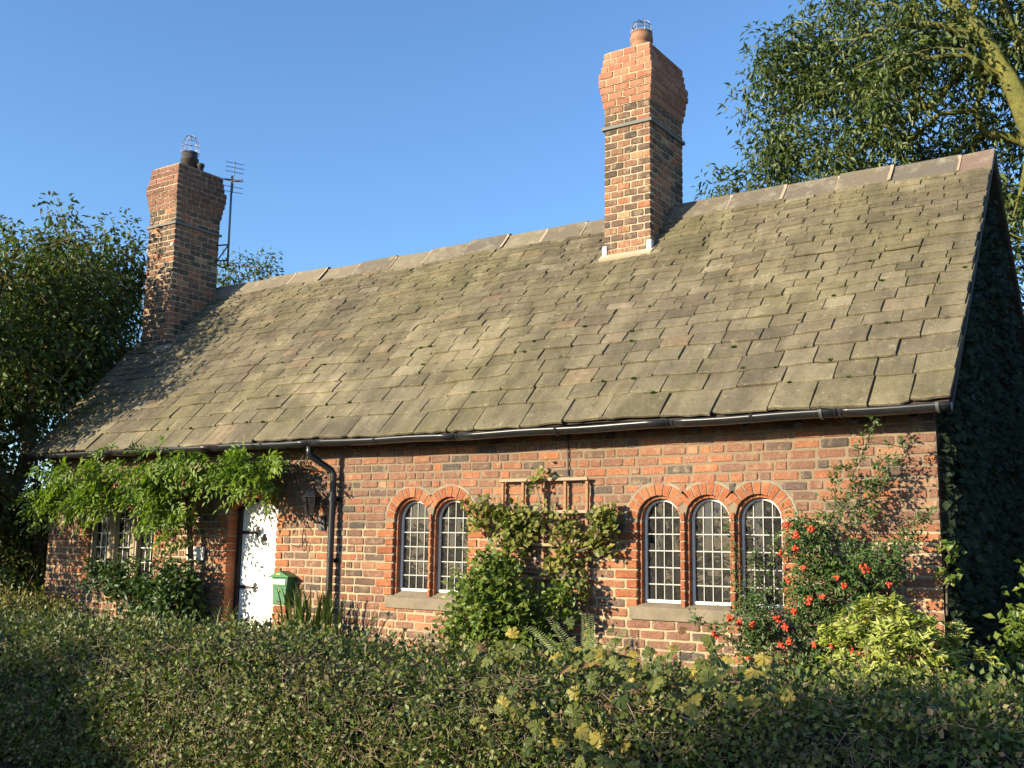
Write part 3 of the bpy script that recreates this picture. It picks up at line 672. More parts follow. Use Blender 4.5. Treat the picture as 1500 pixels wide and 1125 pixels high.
for x in (-.75, .09):
    c = MB(); n = 8; V = [(x + sx, -.305 + .071 * math.cos(math.pi + math.pi * k / n), GZ(x) + .071 * math.sin(math.pi + math.pi * k / n)) for sx in (-.012, .012) for k in range(n + 1)]
    c.add(V, [(k, k + n + 1, k + n + 2, k + 1)[::-1] for k in range(n)]).build('gutter_bracket', M_WIRE, house, True)
px_, py_ = -5.99, -.075
dp = MB().tube([(-6.13, -.305, 2.66), (-6.13, -.305, 2.56), (-6.115, -.285, 2.53), (-6.01, -.09, 2.40), (px_, py_, 2.36), (px_, py_, 1.2), (px_, py_, .05)], .034, 12)
pipe = dp.build('downpipe', M_BLACK, house, True)
for z in (2.10, 1.47, .75): 
    MB().tube([(px_, py_, z - .02), (px_, py_, z + .02)], .041, 12).box(px_ - .06, px_ + .06, -.025, -.006, z - .018, z + .018).build('pipe_clip', M_BLACK, pipe)
MB().tube([(-3.17, -.012, 2.28), (-3.175, -.012, 2.6), (-3.17, -.02, 2.9)], .006, 6).build('wall_cable', M_IRON, house)
# --- chimneys
BS = [brick_mesh(M_SOOTTOP, i + 80, .03, .07) for i in range(6)]
NCB = [0]
def chimney(xa, xb, ya, yb, zb_, nshaft, name, seed):
    rq = random.Random(seed); H = .0815
    prof = [0] * nshaft + [0, 0, 0] + [.014, .026, .038, .052, .052, .030, .018, .008]
    nt_ = len(prof); strap_k = nshaft
    core = MB()
    for k, o_ in enumerate(prof): core.box(xa - o_ + .008, xb + o_ - .008, ya - o_ + .008, yb + o_ - .008, zb_ + k * H - (.0 if k else .6), zb_ + (k + 1) * H - .001 * (k % 2))
    ch = core.build('chimney', M_MORTAR_C, house); hid = MB(); htop = MB()
    for k, o_ in enumerate(prof):
        top = k >= nt_ - 8; z = zb_ + (k + .5) * H + (.03 if k >= strap_k else 0); xs, xe, ys, ye_ = xa - o_, xb + o_, ya - o_, yb + o_; pool = (BT if name == 'r' else BS) if top else BC
        if k >= strap_k: z -= .03
        def run(a, b, off):
            L_ = b - a; n = max(2, round(L_ / .225)); pcs = []; x = a
            first = L_ / (n + .5) * (.5 if off else 1); 
            while x < b - .03:
                wd = first; first = L_ / (n + .5)
                if b - x - wd < .05: wd = b - x
                pcs.append((x, wd)); x += wd
            return pcs
        for x, wd in run(xs, xe, k % 2):     # front
            NCB[0] += 1
            mesh_obj('chimney_brick', pool[rq.randrange(len(pool))], ch, (x + wd / 2, ys + .04 + rq.uniform(-.003, .003), z), (0, rq.uniform(-.008, .008), 0), (wd - .012, .08, H - .012))
        for y, wd in run(ys + .08, ye_, (k + 1) % 2):   # right side
            NCB[0] += 1
            if NCB[0] > (300 if name == 'r' else 225): (htop if top else hid).add(*bake(pool[rq.randrange(len(pool))], (xe - .04 + rq.uniform(-.003, .003), y + wd / 2, z), (wd - .012, .08, H - .012), math.pi / 2)); continue
            mesh_obj('chimney_brick', pool[rq.randrange(len(pool))], ch, (xe - .04 + rq.uniform(-.003, .003), y + wd / 2, z), (0, 0, math.pi / 2), (wd - .012, .08, H - .012))
        for y, wd in run(ys + .08, ye_, (k + 1) % 2): (htop if top else hid).add(*bake(pool[0], (xs + .04, y + wd / 2, z), (wd - .012, .08, H - .012), -math.pi / 2))
        for x, wd in run(xs + .08, xe - .08, k % 2): (htop if top else hid).add(*bake(pool[1], (x + wd / 2, ye_ - .04, z), (wd - .012, .08, H - .012), math.pi))
    for mb_, mt in ((hid, M_CHIM), (htop, M_CHIMTOP if name == 'r' else M_SOOTTOP)): mb_.build('rear_brickwork', mt, ch)['kind'] = 'stuff'
    zt = zb_ + nt_ * H
    MB().box(xa + .015, xb - .015, ya + .015, yb - .015, zt - .002, zt + .022).build('mortar_cap', M_CEMENT, ch, bevel=.01)
    zs_ = zb_ + strap_k * H
    s = MB(); e = .022
    s.box(xa - e, xb + e, ya - e, ya + .01, zs_ - .012, zs_ + .022); s.box(xb - .01, xb + e, ya + .0101, yb + e, zs_ - .012, zs_ + .022); s.box(xa - e, xa + .01, ya + .0101, yb + e, zs_ - .012, zs_ + .022)
    s.build('slate_band', plain('grey_slate_band' + name, (.14, .14, .125), .8), ch)
    return ch, zt
chR, ztR = chimney(-3.72, -3.15, 1.63, 2.46, 4.69, 19, 'r', 3)
chL, ztL = chimney(-11.15, -10.54, 1.25, 2.06, 4.22, 24, 'l', 4)
# lead and mortar flashing at the foot
for xs_ in ((-3.735, -3.675), (-3.195, -3.135)): MB().box(xs_[0], xs_[1], 1.612, 1.68, 4.70, 4.90).build('lead_flashing', M_LEADF, chR, bevel=.01)
MB().add([(-3.75, 1.56, 4.74), (-3.12, 1.56, 4.74), (-3.12, 1.64, 4.81), (-3.75, 1.64, 4.81), (-3.75, 1.64, 4.6), (-3.12, 1.64, 4.6)], [(0, 1, 2, 3), (0, 4, 5, 1), (0, 3, 4), (1, 5, 2)]).build('mortar_flaunching', M_MORTAR_C, chR)
MB().add([(-11.2, 1.17, 4.31), (-10.5, 1.17, 4.31), (-10.5, 1.26, 4.40), (-11.2, 1.26, 4.40), (-11.2, 1.26, 4.2), (-10.5, 1.26, 4.2)], [(0, 1, 2, 3), (0, 4, 5, 1), (0, 3, 4), (1, 5, 2)]).build('mortar_flaunching', M_CEMENT, chL)
for x, z in ((-10.57, 5.86), (-11.12, 5.84)): MB().tube([(x, 1.26, z), (x, 1.225, z)], [.026, .02], 8).build('wall_tie_cap', M_WHITE, chL)
def cage(c, rad, z0, h, parent, squat=False):
    mb = MB(); n = 8
    for k in range(n):
        a = 2 * math.pi * k / n; pts = []
        for i in range(9):
            t = i / 8; rr = rad * (math.cos(t * math.pi / 2) ** (.45 if squat else .6)); pts.append((c[0] + rr * math.cos(a), c[1] + rr * math.sin(a), z0 + h * math.sin(t * math.pi / 2)))
        mb.tube(pts, .0038, 4)
    for t in (.0, .33, .62):
        rr = rad * (math.cos(math.asin(t)) ** .6); mb.tube([(c[0] + rr * math.cos(q), c[1] + rr * math.sin(q), z0 + h * t) for q in np.linspace(0, 2 * math.pi, 17)], .0038, 4)
    return mb.build('wire_cowl', M_WIRE, parent)
cR = (-3.43, 1.98)
pot = MB().lathe([(.125, -.02), (.125, .16), (.112, .17), (.112, .20), (.132, .215), (.132, .27), (.122, .285), (.122, .33), (.10, .33), (.10, .05)], (cR[0], cR[1], ztR), 20).build('chimney_pot', M_TERRA, chR, True); cage(cR, .125, ztR + .31, .16, pot, True)
cL = (-10.84, 1.66)
pot = MB().lathe([(.125, -.02), (.118, .20), (.135, .21), (.135, .245), (.118, .25), (.112, .35), (.10, .35), (.10, .05)], (cL[0], cL[1], ztL), 18).build('chimney_pot', M_SOOT, chL, True); cage(cL, .135, ztL + .33, .28, pot)
for dx, dy in ((-.17, -.06), (.16, .08)): MB().lathe([(.05, -.02), (.045, .11), (.06, .12), (.06, .16), (.04, .17)], (cL[0] + dx, cL[1] + dy, ztL), 10).build('clay_stub', M_SOOT, chL, True)

# ================================================================== FITTINGS ON THE WALL
# television aerial
A = thing('television_aerial', (-10.40, 2.12, 5.55), 'thin grey television aerial on a mast strapped to the sooty-potted chimney', 'aerial')
MB().tube([(-10.40, 2.12, 5.70), (-10.41, 2.12, 7.12)], .016, 8).build('mast', M_WIRE, A, True)
MB().tube([(-10.56, 2.0, 5.78), (-10.40, 2.12, 5.80)], .012, 6).tube([(-10.56, 2.0, 6.02), (-10.40, 2.12, 6.04)], .012, 6).tube([(-10.56, 2.0, 5.72), (-10.40, 2.12, 6.04)], .01, 6).build('bracket', M_IRON, A)
bd = Vector((.86, -.42, -.28)).normalized(); b0 = Vector((-10.41, 2.12, 7.05)); el = Vector((.42, .86, .0)).normalized()
MB().tube([b0 - bd * .22, b0 + bd * .62], .010, 6).build('boom', M_WIRE, A)
for i, t in enumerate((-.2, -.08, .04, .16)): p = b0 + bd * t; MB().tube([p - el * .14, p + el * .14], .005, 5).build('element', M_WIRE, A)
for z in (.09, .16, .23): p = b0 + Vector((.11, -.05, z)); MB().tube([p - el * .14, p + el * .14], .005, 5).build('element', M_WIRE, A)
for z in (-.12, -.2): p = b0 + Vector((.05, -.02, z)); MB().tube([p - el * .16, p + el * .16], .005, 5).build('element', M_WIRE, A)
MB().tube([b0 + Vector((.11, -.05, .26)), b0 + Vector((.05, -.02, -.22))], .006, 5).build('reflector_stem', M_WIRE, A)
# lantern
lx, ly, lz = -6.20, -.16, 2.04
Ln = thing('wall_lantern', (lx, ly, 1.85), 'black coach lantern on a scroll bracket beside the downpipe', 'lantern')
def frus(z0, z1, r0, r1, n=6, off=.5):
    V = [(lx + rr * math.cos(2 * math.pi * (k + off) / n), ly + rr * math.sin(2 * math.pi * (k + off) / n), z) for rr, z in ((r0, z0), (r1, z1)) for k in range(n)]
    return V, [(k, (k + 1) % n, (k + 1) % n + n, k + n) for k in range(n)] + [tuple(range(n - 1, -1, -1)), tuple(range(n, 2 * n))]
MB().add(*frus(lz + .085, lz + .15, .105, .035)).add(*frus(lz + .15, lz + .175, .035, .02)).add(*frus(lz + .0751, lz + .085, .11, .105)).build('roof_cap', M_IRON, Ln)
MB().tube([(lx, ly, lz + .17), (lx, ly, lz + .215)], [.012, .006], 8).build('finial', M_IRON, Ln)
MB().add(*frus(lz - .115, lz - .10, .055, .06)).tube([(lx, ly, lz - .115), (lx, ly, lz - .17)], [.02, .01], 8).build('base', M_IRON, Ln)
fr = MB()
for k in range(6):
    a = 2 * math.pi * (k + .5) / 6; fr.tube([(lx + .062 * math.cos(a), ly + .062 * math.sin(a), lz - .10), (lx + .1 * math.cos(a), ly + .1 * math.sin(a), lz + .08)], .006, 5)
fr.build('frame', M_IRON, Ln)
for k in range(6):
    a, b = 2 * math.pi * (k + .55) / 6, 2 * math.pi * (k + 1.45) / 6
    MB().add([(lx + .056 * math.cos(a), ly + .056 * math.sin(a), lz - .095), (lx + .056 * math.cos(b), ly + .056 * math.sin(b), lz - .095), (lx + .093 * math.cos(b), ly + .093 * math.sin(b), lz + .075), (lx + .093 * math.cos(a), ly + .093 * math.sin(a), lz + .075)], [(0, 1, 2, 3)]).build('pane', M_GLASS, Ln)
MB().tube([(lx, ly, lz - .12), (lx + .005, ly + .05, lz - .185), (lx + .01, -.02, lz - .19)], .009, 6).tube([(lx + .01, -.02 - .035 + .03 * math.sin(t), lz - .15 + .03 * math.cos(t)) for t in np.linspace(0, 6, 14)], .006, 5).box(lx - .035, lx + .055, -.022, -.005, lz - .26, lz - .11).build('bracket', M_IRON, Ln)
# letterbox
bx_, by_ = -6.66, -.07
LB = thing('letterbox', (bx_, by_, .99), 'green house-shaped letterbox with white name slip on the wall by the door', 'letterbox')
M_GREEND = plain('scuffed_green_paint', (.022, .125, .04), .55, 0, .35, 16)
MB().extrude([(bx_ + x, z) for x, z in ((-.085, .995), (.085, .995), (.118, 1.275), (-.118, 1.275))], by_ - .055, -.006).build('body', M_GREEND, LB, bevel=.006)
MB().extrude([(bx_ - .142, 1.275), (bx_ + .142, 1.275), (bx_ + .142, 1.288), (bx_, 1.345), (bx_ - .142, 1.288)], by_ - .075, -.006).build('roof', M_GREEN, LB, bevel=.004)
MB().box(bx_ - .09, bx_ + .09, by_ - .0635, by_ - .0555, 1.205, 1.255).build('name_slip', M_WHITE, LB)
MB().box(bx_ - .10, bx_ + .10, by_ - .061, by_ - .0552, 1.185, 1.20).build('flap_edge', M_GREEN, LB)
MB().tube([(bx_, by_ - .055, 1.135), (bx_, by_ - .068, 1.135)], .013, 10).build('lock', M_BRASS, LB)
MB().extrude([(bx_ - .035, 1.305), (bx_ + .035, 1.305), (bx_ + .016, 1.319), (bx_ - .016, 1.319)], by_ - .079, by_ - .0755).build('emblem', M_BRASS, LB)
MB().box(bx_ - .03, bx_ + .03, by_ - .0565, by_ - .0552, 1.012, 1.034).build('bottom_slot', M_IRON, LB)
# white plate and iron bell pull
o = MB().box(-8.28, -8.0, -.045, -.02, 1.43, 1.58).build('name_plate', M_WHITE, None, bevel=.004); tag(o, 'plain white plate on the brick wall, half hidden by leaves between door and windows', 'plate')
bp = MB().tube([(-6.45, -.01, 1.80), (-6.45, -.03, 1.70), (-6.44, -.03, 1.62)], .006, 5); bp.tube([(-6.41 + .028 * math.sin(t), -.03, 1.61 + .055 * math.cos(t)) for t in np.linspace(0, 6.28, 16)], .005, 5); bp.tube([(-6.47, -.02, 1.625), (-6.55, -.02, 1.60), (-6.62, -.02, 1.62)], .004, 5)
tag(bp.build('bell_pull', M_IRON), 'small rusty iron bell pull with a ring, on bricks under the lantern', 'bell pull')
# trellis
T = thing('trellis', (-3.4, -.06, .0), 'weathered square wooden trellis leaning flat on the brick wall', 'trellis')
txs = [-3.86, -3.635, -3.41, -3.18, -2.955]; tzs = [2.245, 1.955, 1.66, 1.365, 1.07, .78]
for x in txs: MB().box(x - .014, x + .014, -.055, -.030, .03, 2.24 + rg.uniform(-.004, .004)).build('upright', M_WOOD, T, bevel=.002)
for z in tzs: MB().box(-3.88, -2.935, -.078, -.0555, z - .013, z + .013).build('rail', M_WOODTOP, T, bevel=.002)
# second low trellis behind the firethorn
T2 = thing('trellis', (-.45, -.06, .0), 'low wooden trellis almost hidden behind the berried shrub', 'trellis')
for x in (-.95, -.75, -.55, -.35): MB().box(x - .014, x + .014, -.055, -.030, .03, 1.40).build('upright', M_WOOD, T2)
for z in (1.385, 1.17, .95): MB().box(-.98, -.32, -.078, -.0555, z - .015, z + .015).build('rail', M_WOODTOP, T2)

# ================================================================== PLANTS
def cluster_plant(name, label, base, C, per, spread, L, lmat, cat='shrub', stem=M_BERRYSTEM, r0=.006, width=.5, group=None, out=(0, -.6, .2), nb=0.8, trunk=None, w=.8):
    t = thing(name, base, label, cat, group); C = np.asarray(C, float)
    roots = trunk or [base, (base[0], base[1], base[2] + .25)]
    nd, par, cnt = grow(roots, C); idx = [i for i in range(len(nd)) if par[i] >= 0]; pr = [par[i] for i in idx]
    rad = r0 * np.sqrt(np.maximum(cnt, .4)); joined('stem', [segs_geo(nd[pr], nd[idx], rad[pr], rad[idx], 5)], stem, t, True)
    n = len(C) * per; off = RNG.normal(size=(n, 3)) * np.broadcast_to(spread, (3,)); P = np.repeat(C, per, 0) + off
    D = unit(rand_dir(n) * w + np.array(out) * .5); leaves('foliage', P, D, rand_dir(n) * nb + np.array([0, -.55, .75]), L * RNG.uniform(.6, 1.25, n), lmat, t, width=width)
    return t
def ell(c, rad, n, shell=.5):
    p = rand_dir(n) * (RNG.random((n, 1)) ** shell); return np.array(c) + p * np.array(rad)
# wisteria over the windows and the door: pinnate leaves hanging in sprays
def pinnate(P, D, L, leaflet, pairs=5):
    Vs = []; Fs = []; off = 0; n = len(P); D = unit(D); side = unit(np.cross(D, np.array([-.35, -1., .45]) + RNG.normal(size=(n, 3)) * .3)); nn = np.cross(side, D)
    for k in range(pairs + 1):
        t = (k + .6) / (pairs + .6); q = P + D * (L * t)[:, None] + np.array([0, 0, -1]) * (L * t * t * .45)[:, None]; dl = D + np.array([0, 0, -1]) * .9 * t
        for s in ((-1, 1) if k < pairs else (0,)):
            dd = unit(dl * .55 + side * s * 1.0 + np.array([0, 0, -.25]) + RNG.normal(size=(n, 3)) * .15) if s else unit(dl)
            V, F = leaf_geo(q, dd, nn + RNG.normal(size=(n, 3)) * .3, leaflet * RNG.uniform(.8, 1.15, n) * (1 - .25 * abs(t - .5)), width=.42); Vs.append(V); Fs.append(F + off); off += len(V)
    return np.concatenate(Vs), np.concatenate(Fs)
W = thing('wisteria', (-8.15, -.12, 0), 'bright green wisteria trained along the wall over the door and mullioned windows', 'climber')
def spray(c, n, rx, rz, ry=.22):
    p = RNG.normal(size=(n, 3)) * np.array([rx, ry, rz]) * .55 + np.array(c); p[:, 1] = np.minimum(p[:, 1], -.07); return p
SP = np.concatenate([spray((-10.05, -.50, 2.25), 81, .34, .26, .2), spray((-10.30, -.45, 2.05), 32, .25, .16), spray((-9.25, -.52, 2.32), 94, .34, .30, .2), spray((-9.45, -.5, 2.12), 40, .3, .16), spray((-8.25, -.48, 2.32), 81, .30, .26), spray((-8.20, -.40, 2.18), 94, .26, .30), spray((-8.12, -.34, 1.90), 40, .2, .2), spray((-7.80, -.42, 2.52), 40, .3, .14), spray((-7.10, -.32, 2.42), 54, .24, .16), spray((-6.82, -.36, 2.38), 81, .28, .2), spray((-7.55, -.26, 2.42), 22, .3, .12)])
dd = RNG.normal(size=SP.shape) * np.array([.8, .35, .35]) + np.array([0, -.55, .05])
joined('foliage', [pinnate(SP, dd, RNG.uniform(.20, .34, len(SP)), .088)], L_WIST, W, kind='stuff')
st = MB(); pts = [(-8.15, -.10, 0), (-8.18, -.12, .7), (-8.10, -.12, 1.4), (-8.2, -.13, 2.1), (-8.0, -.13, 2.42)]
st.tube(pts, [.045, .04, .035, .03, .025], 8); st.tube([(-8.0, -.13, 2.42), (-7.4, -.12, 2.50), (-6.8, -.11, 2.50), (-6.25, -.10, 2.42)], [.025, .02, .016, .008], 6); st.tube([(-8.2, -.13, 2.1), (-8.8, -.12, 2.44), (-9.6, -.12, 2.48), (-10.7, -.12, 2.42)], [.025, .02, .018, .01], 6)
for i in range(26):
    a = Vector((rg.uniform(-7.1, -6.35), -.1, rg.uniform(2.38, 2.52))); st.tube([a, a + Vector((rg.uniform(-.1, .2), -.06, rg.uniform(-.12, .08))), a + Vector((rg.uniform(-.2, .35), -.08, rg.uniform(-.25, .05)))], [.006, .005, .003], 4)
st.build('stem', M_BERRYSTEM, W, True)
C = np.concatenate([ell((-8.12, -.32, .98), (.36, .2, .48), 54), ell((-7.95, -.2, .75), (.14, .1, .3), 8), ell((-8.60, -.3, .95), (.4, .18, .3), 22), ell((-9.15, -.25, 1.05), (.3, .12, .2), 10), ell((-9.70, -.22, 1.25), (.14, .1, .25), 8), ell((-9.10, -.2, 1.28), (.3, .06, .16), 6)])
cluster_plant('wall_shrub', 'dark green leafy shrub under the mullioned windows beside the white door', (-8.1, -.3, 0), C, 34, (.09, .08, .08), .085, L_WISTLOW)
# climber on the trellis
C = np.concatenate([ell((-3.85, -.14, 1.92), (.42, .08, .13), 20), ell((-3.40, -.15, 1.84), (.42, .09, .16), 20), ell((-3.10, -.15, 1.66), (.14, .08, .26), 10), ell((-2.76, -.13, 1.74), (.12, .08, .2), 9), ell((-3.12, -.15, 1.48), (.18, .07, .12), 6), ell((-2.72, -.15, 1.86), (.16, .1, .16), 14), ell((-3.7, -.14, 1.62), (.2, .1, .2), 14), ell((-3.43, -.1, 2.24), (.04, .04, .05), 2), ell((-3.0, -.12, 1.2), (.12, .06, .2), 4)])
cluster_plant('trellis_climber', 'yellow-green climber with small round leaves scrambling over the square trellis', (-3.4, -.1, 0), C, 16, (.05, .03, .05), .062, L_CLIMB, 'climber', width=.85, r0=.0022)
C = np.concatenate([ell((-3.72, -.45, 1.18), (.36, .26, .30), 60, .45), ell((-3.98, -.42, .92), (.22, .22, .3), 30), ell((-3.38, -.42, .95), (.26, .22, .3), 34), ell((-3.65, -.5, .65), (.45, .3, .3), 36), ell((-3.72, -.45, 1.46), (.22, .15, .1), 12), ell((-3.05, -.3, 1.2), (.14, .1, .12), 6)])
cluster_plant('rose_bush', 'rounded mid-green leafy bush growing in front of the square trellis', (-3.55, -.45, 0), C, 32, (.075, .07, .075), .068, L_BUSH, width=.55)
# firethorn with berries
def line_pts(a, b, n, j): t = np.linspace(0, 1, n)[:, None]; return np.array(a) * (1 - t) + np.array(b) * t + RNG.normal(size=(n, 3)) * j
C = np.concatenate([ell((-.88, -.30, 1.72), (.20, .16, .26), 26), ell((-.72, -.32, 1.45), (.28, .18, .24), 28), ell((-.50, -.34, 1.50), (.26, .18, .20), 22), ell((-.28, -.34, 1.62), (.14, .14, .16), 9), ell((-.92, -.28, 1.25), (.18, .14, .2), 16), ell((-1.30, -.34, 1.02), (.24, .2, .24), 26), ell((-1.1, -.32, .75), (.3, .2, .3), 20), ell((-.75, -.3, 1.15), (.25, .14, .12), 12), ell((-.5, -.3, 1.22), (.22, .14, .1), 10), ell((-.85, -.28, .85), (.14, .1, .3), 10)])
thin = np.concatenate([line_pts((-.72, -.25, 1.8), (-.36, -.34, 2.60), 22, .02), line_pts((-.62, -.2, 1.85), (-.18, -.28, 2.42), 22, .03), line_pts((-.55, -.2, 1.9), (-.34, -.2, 2.3), 14, .035), line_pts((-.8, -.2, 1.9), (-.62, -.25, 2.3), 14, .04), line_pts((-.3, -.2, 1.7), (.0, -.25, 1.95), 18, .04), line_pts((-.42, -.25, 1.85), (-.36, -.3, 2.2), 12, .035), line_pts((-1.35, -.3, .85), (-1.78, -.42, 1.13), 16, .012), line_pts((-1.42, -.12, 1.15), (-1.38, -.10, 1.66), 12, .04), line_pts((-1.52, -.12, 1.15), (-1.58, -.1, 1.78), 14, .02), line_pts((-1.3, -.12, 1.15), (-1.22, -.1, 1.80), 14, .025), ell((-1.42, -.12, 1.27), (.12, .05, .13), 10)])
PY = cluster_plant('firethorn', 'dark green firethorn with orange-red berry clusters against the brick wall', (-.85, -.25, 0), C, 46, (.055, .05, .05), .042, L_PYR, width=.42, trunk=[(-.85, -.25, 0), (-.86, -.24, .35), (-.82, -.22, .8)], r0=.004)
nd, par, cnt = grow([(-.85, -.22, .8), (-.80, -.22, 1.2), (-.7, -.2, 1.6)], thin); idx = [i for i in range(len(nd)) if par[i] >= 0]; pr = [par[i] for i in idx]
joined('shoot', [segs_geo(nd[pr], nd[idx], .003, .0028, 4)], M_BERRYSTEM, PY, True)
n = len(thin) * 10; P = np.repeat(thin, 10, 0) + RNG.normal(size=(n, 3)) * .022; leaves('shoot_leaves', P, rand_dir(n) + np.array([.1, -.3, .3]), rand_dir(n) + np.array([0, -.6, .6]), .042 * RNG.uniform(.6, 1.2, n), L_PYR, PY, width=.45)
ph = (1 + 5 ** .5) / 2; IV = unit(np.array([(-1, ph, 0), (1, ph, 0), (-1, -ph, 0), (1, -ph, 0), (0, -1, ph), (0, 1, ph), (0, -1, -ph), (0, 1, -ph), (ph, 0, -1), (ph, 0, 1), (-ph, 0, -1), (-ph, 0, 1)], float))
IF = np.array([(0,11,5),(0,5,1),(0,1,7),(0,7,10),(0,10,11),(1,5,9),(5,11,4),(11,10,2),(10,7,6),(7,1,8),(3,9,4),(3,4,2),(3,2,6),(3,6,8),(3,8,9),(4,9,5),(2,4,11),(6,2,10),(8,6,7),(9,8,1)])
for (x, y, z, s) in [(-.98, -.50, 1.83, 1), (-.90, -.52, 1.76, 1), (-.80, -.48, 1.80, .8), (-.92, -.5, 1.66, .7), (-1.05, -.44, 1.62, .7), (-.86, -.5, 1.52, .8), (-.40, -.58, 1.52, 1.3), (-.55, -.55, 1.40, .7), (-.25, -.52, 1.42, .6), (-.72, -.54, 1.32, .7), (-.82, -.52, 1.28, 1.1), (-.94, -.5, 1.20, .9), (-1.08, -.46, 1.14, 1.0), (-1.02, -.46, 1.08, .9), (-1.0, -.46, .98, .9), (-1.06, -.46, .95, .8), (-.80, -.5, .97, .7), (-.66, -.52, .98, .8), (-.52, -.52, .94, 1.0), (-.46, -.52, .92, .8), (-.42, -.55, 1.16, .7), (-.40, -.56, 1.05, .7), (-1.42, -.55, 1.12, 1.1), (-1.34, -.55, 1.10, 1.0), (-1.25, -.52, 1.10, .7), (-1.56, -.52, 1.00, 1.0), (-1.26, -.58, .84, .9), (-.62, -.5, 1.45, .7), (-.98, -.5, 1.42, .6), (-1.15, -.6, .55, .7)]:
    s *= 1.1; k = int(16 * s); c = np.array((x, y, z)) + unit(RNG.normal(size=(k, 3))) * .030 * s * RNG.random((k, 1)) ** .6; rr = RNG.uniform(.0085, .0125, k)[:, None, None]
    V = (c[:, None] + IV[None] * rr).reshape(-1, 3); F = (np.arange(k)[:, None, None] * 12 + IF[None]).reshape(-1, 3); np_obj('berry_cluster', V, F, M_BERRY, PY, True)
# lime rosette shrub
def rosettes(name, label, base, C, per, L, mat, cat='shrub', width=.3, axis=(0, -.5, .8)):
    t = thing(name, base, label, cat); C = np.asarray(C, float); ax = unit((C - np.array(base) - np.array([0, 0, .35])) * 1.2 + np.array(axis) * .5 + RNG.normal(size=C.shape) * .25)
    n = len(C) * per; A_ = np.repeat(ax, per, 0); rd = rand_dir(n); rd = unit(rd - A_ * (rd * A_).sum(1, keepdims=True)); D = unit(rd + A_ * RNG.uniform(.1, .9, (n, 1)))
    leaves('foliage', np.repeat(C, per, 0) + RNG.normal(size=(n, 3)) * .012, D, A_ + RNG.normal(size=(n, 3)) * .2, L * RNG.uniform(.7, 1.2, n), mat, t, width=width)
    nd, par, cnt = grow([base, (base[0], base[1], base[2] + .2)], C); idx = [i for i in range(len(nd)) if par[i] >= 0]; pr = [par[i] for i in idx]
    joined('stem', [segs_geo(nd[pr], nd[idx], .005, .004, 4)], M_BERRYSTEM, t, True); return t
C = np.concatenate([ell((-.13, -1.0, .92), (.42, .35, .42), 420, .25), ell((-.1, -1.0, .85), (.4, .3, .35), 80), ell((-.12, -.95, 1.30), (.12, .1, .06), 8), ell((.25, -.9, 1.12), (.1, .1, .1), 8), ell((.42, -.85, .98), (.08, .1, .08), 6), ell((-.50, -1.1, 1.1), (.1, .1, .1), 8)])
rosettes('lime_shrub', 'low bright lime-green shrub with whorls of narrow leaves at the house corner', (-.12, -1.0, 0), C, 12, .060, L_LIME)
# right edge: ivy on the gable, bushes
Ig = thing('gable_ivy', (.03, 1.5, 0), 'ivy, its leaves coloured darker for shade, covering the shaded gable end wall', 'climber')
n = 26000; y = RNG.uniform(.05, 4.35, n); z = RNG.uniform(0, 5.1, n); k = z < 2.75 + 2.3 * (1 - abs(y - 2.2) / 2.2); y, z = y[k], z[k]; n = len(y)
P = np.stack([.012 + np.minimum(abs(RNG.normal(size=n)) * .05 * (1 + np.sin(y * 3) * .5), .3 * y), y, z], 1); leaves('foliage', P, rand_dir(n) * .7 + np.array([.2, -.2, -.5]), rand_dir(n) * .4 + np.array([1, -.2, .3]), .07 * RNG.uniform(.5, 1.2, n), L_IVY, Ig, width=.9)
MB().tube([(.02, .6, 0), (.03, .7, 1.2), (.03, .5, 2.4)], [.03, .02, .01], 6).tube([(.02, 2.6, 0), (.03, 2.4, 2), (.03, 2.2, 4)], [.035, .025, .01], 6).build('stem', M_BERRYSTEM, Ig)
C = np.concatenate([ell((.02, -.06, 1.48), (.07, .05, .08), 6), ell((.08, -.05, 1.63), (.05, .05, .06), 4)])
cluster_plant('ivy_sprig', 'small sunlit ivy sprig sticking out from the gable corner', (.05, -.05, 1.2), C, 7, .03, .05, L_BUSH, 'climber', width=.9, trunk=[(.02, -.02, 1.2), (.03, -.04, 1.4)], r0=.003)
C = np.concatenate([ell((.80, .35, 1.05), (.45, .4, .45), 60), ell((.62, .2, .7), (.4, .4, .45), 50), ell((1.2, .5, 1.0), (.4, .4, .5), 40)])
cluster_plant('garden_shrub', 'loose light-green garden shrub beyond the house corner, half in shade', (.85, .35, 0), C, 46, .085, .075, L_BUSH, width=.5)
C = np.concatenate([ell((.32, -.15, .62), (.3, .3, .4), 40), ell((.55, -.5, .45), (.4, .3, .4), 40)])
cluster_plant('garden_shrub', 'dark low evergreen shrub between the lime shrub and the gable', (.4, -.3, 0), C, 40, .08, .06, L_DARK, width=.5)
# strap-leaved clump by the letterbox, fern, weeds
def straps(name, label, base, n, h, spread, mat, cat='plant', wd=.014):
    t = thing(name, base, label, cat); mb = MB(); rq = random.Random(name)
    for i in range(n):
        a = rq.uniform(0, 6.283); l = h * rq.uniform(.55, 1.1); o_ = spread * rq.uniform(.2, 1); bx = Vector(base) + Vector((rq.uniform(-.25, .25), rq.uniform(-.14, .1), 0)); dv = Vector((math.cos(a), math.sin(a) * .7 - .2, 0)); sd_ = Vector((-dv.y, dv.x, 0)).normalized()
        V = []; K = 6
        for k in range(K + 1):
            s = k / K; p = bx + dv * o_ * s ** 1.6 + Vector((0, 0, l * (s - .28 * s ** 3 * (1 + o_))));  p.y = min(p.y, -.04); ww = wd * (1 - s ** 2.2) + .001
            V += [p - sd_ * ww, p + sd_ * ww]
        mb.add(V, [(2 * k, 2 * k + 1, 2 * k + 3, 2 * k + 2) for k in range(K)])
    o = mb.build('blades', mat, t); o['kind'] = 'stuff'; return t
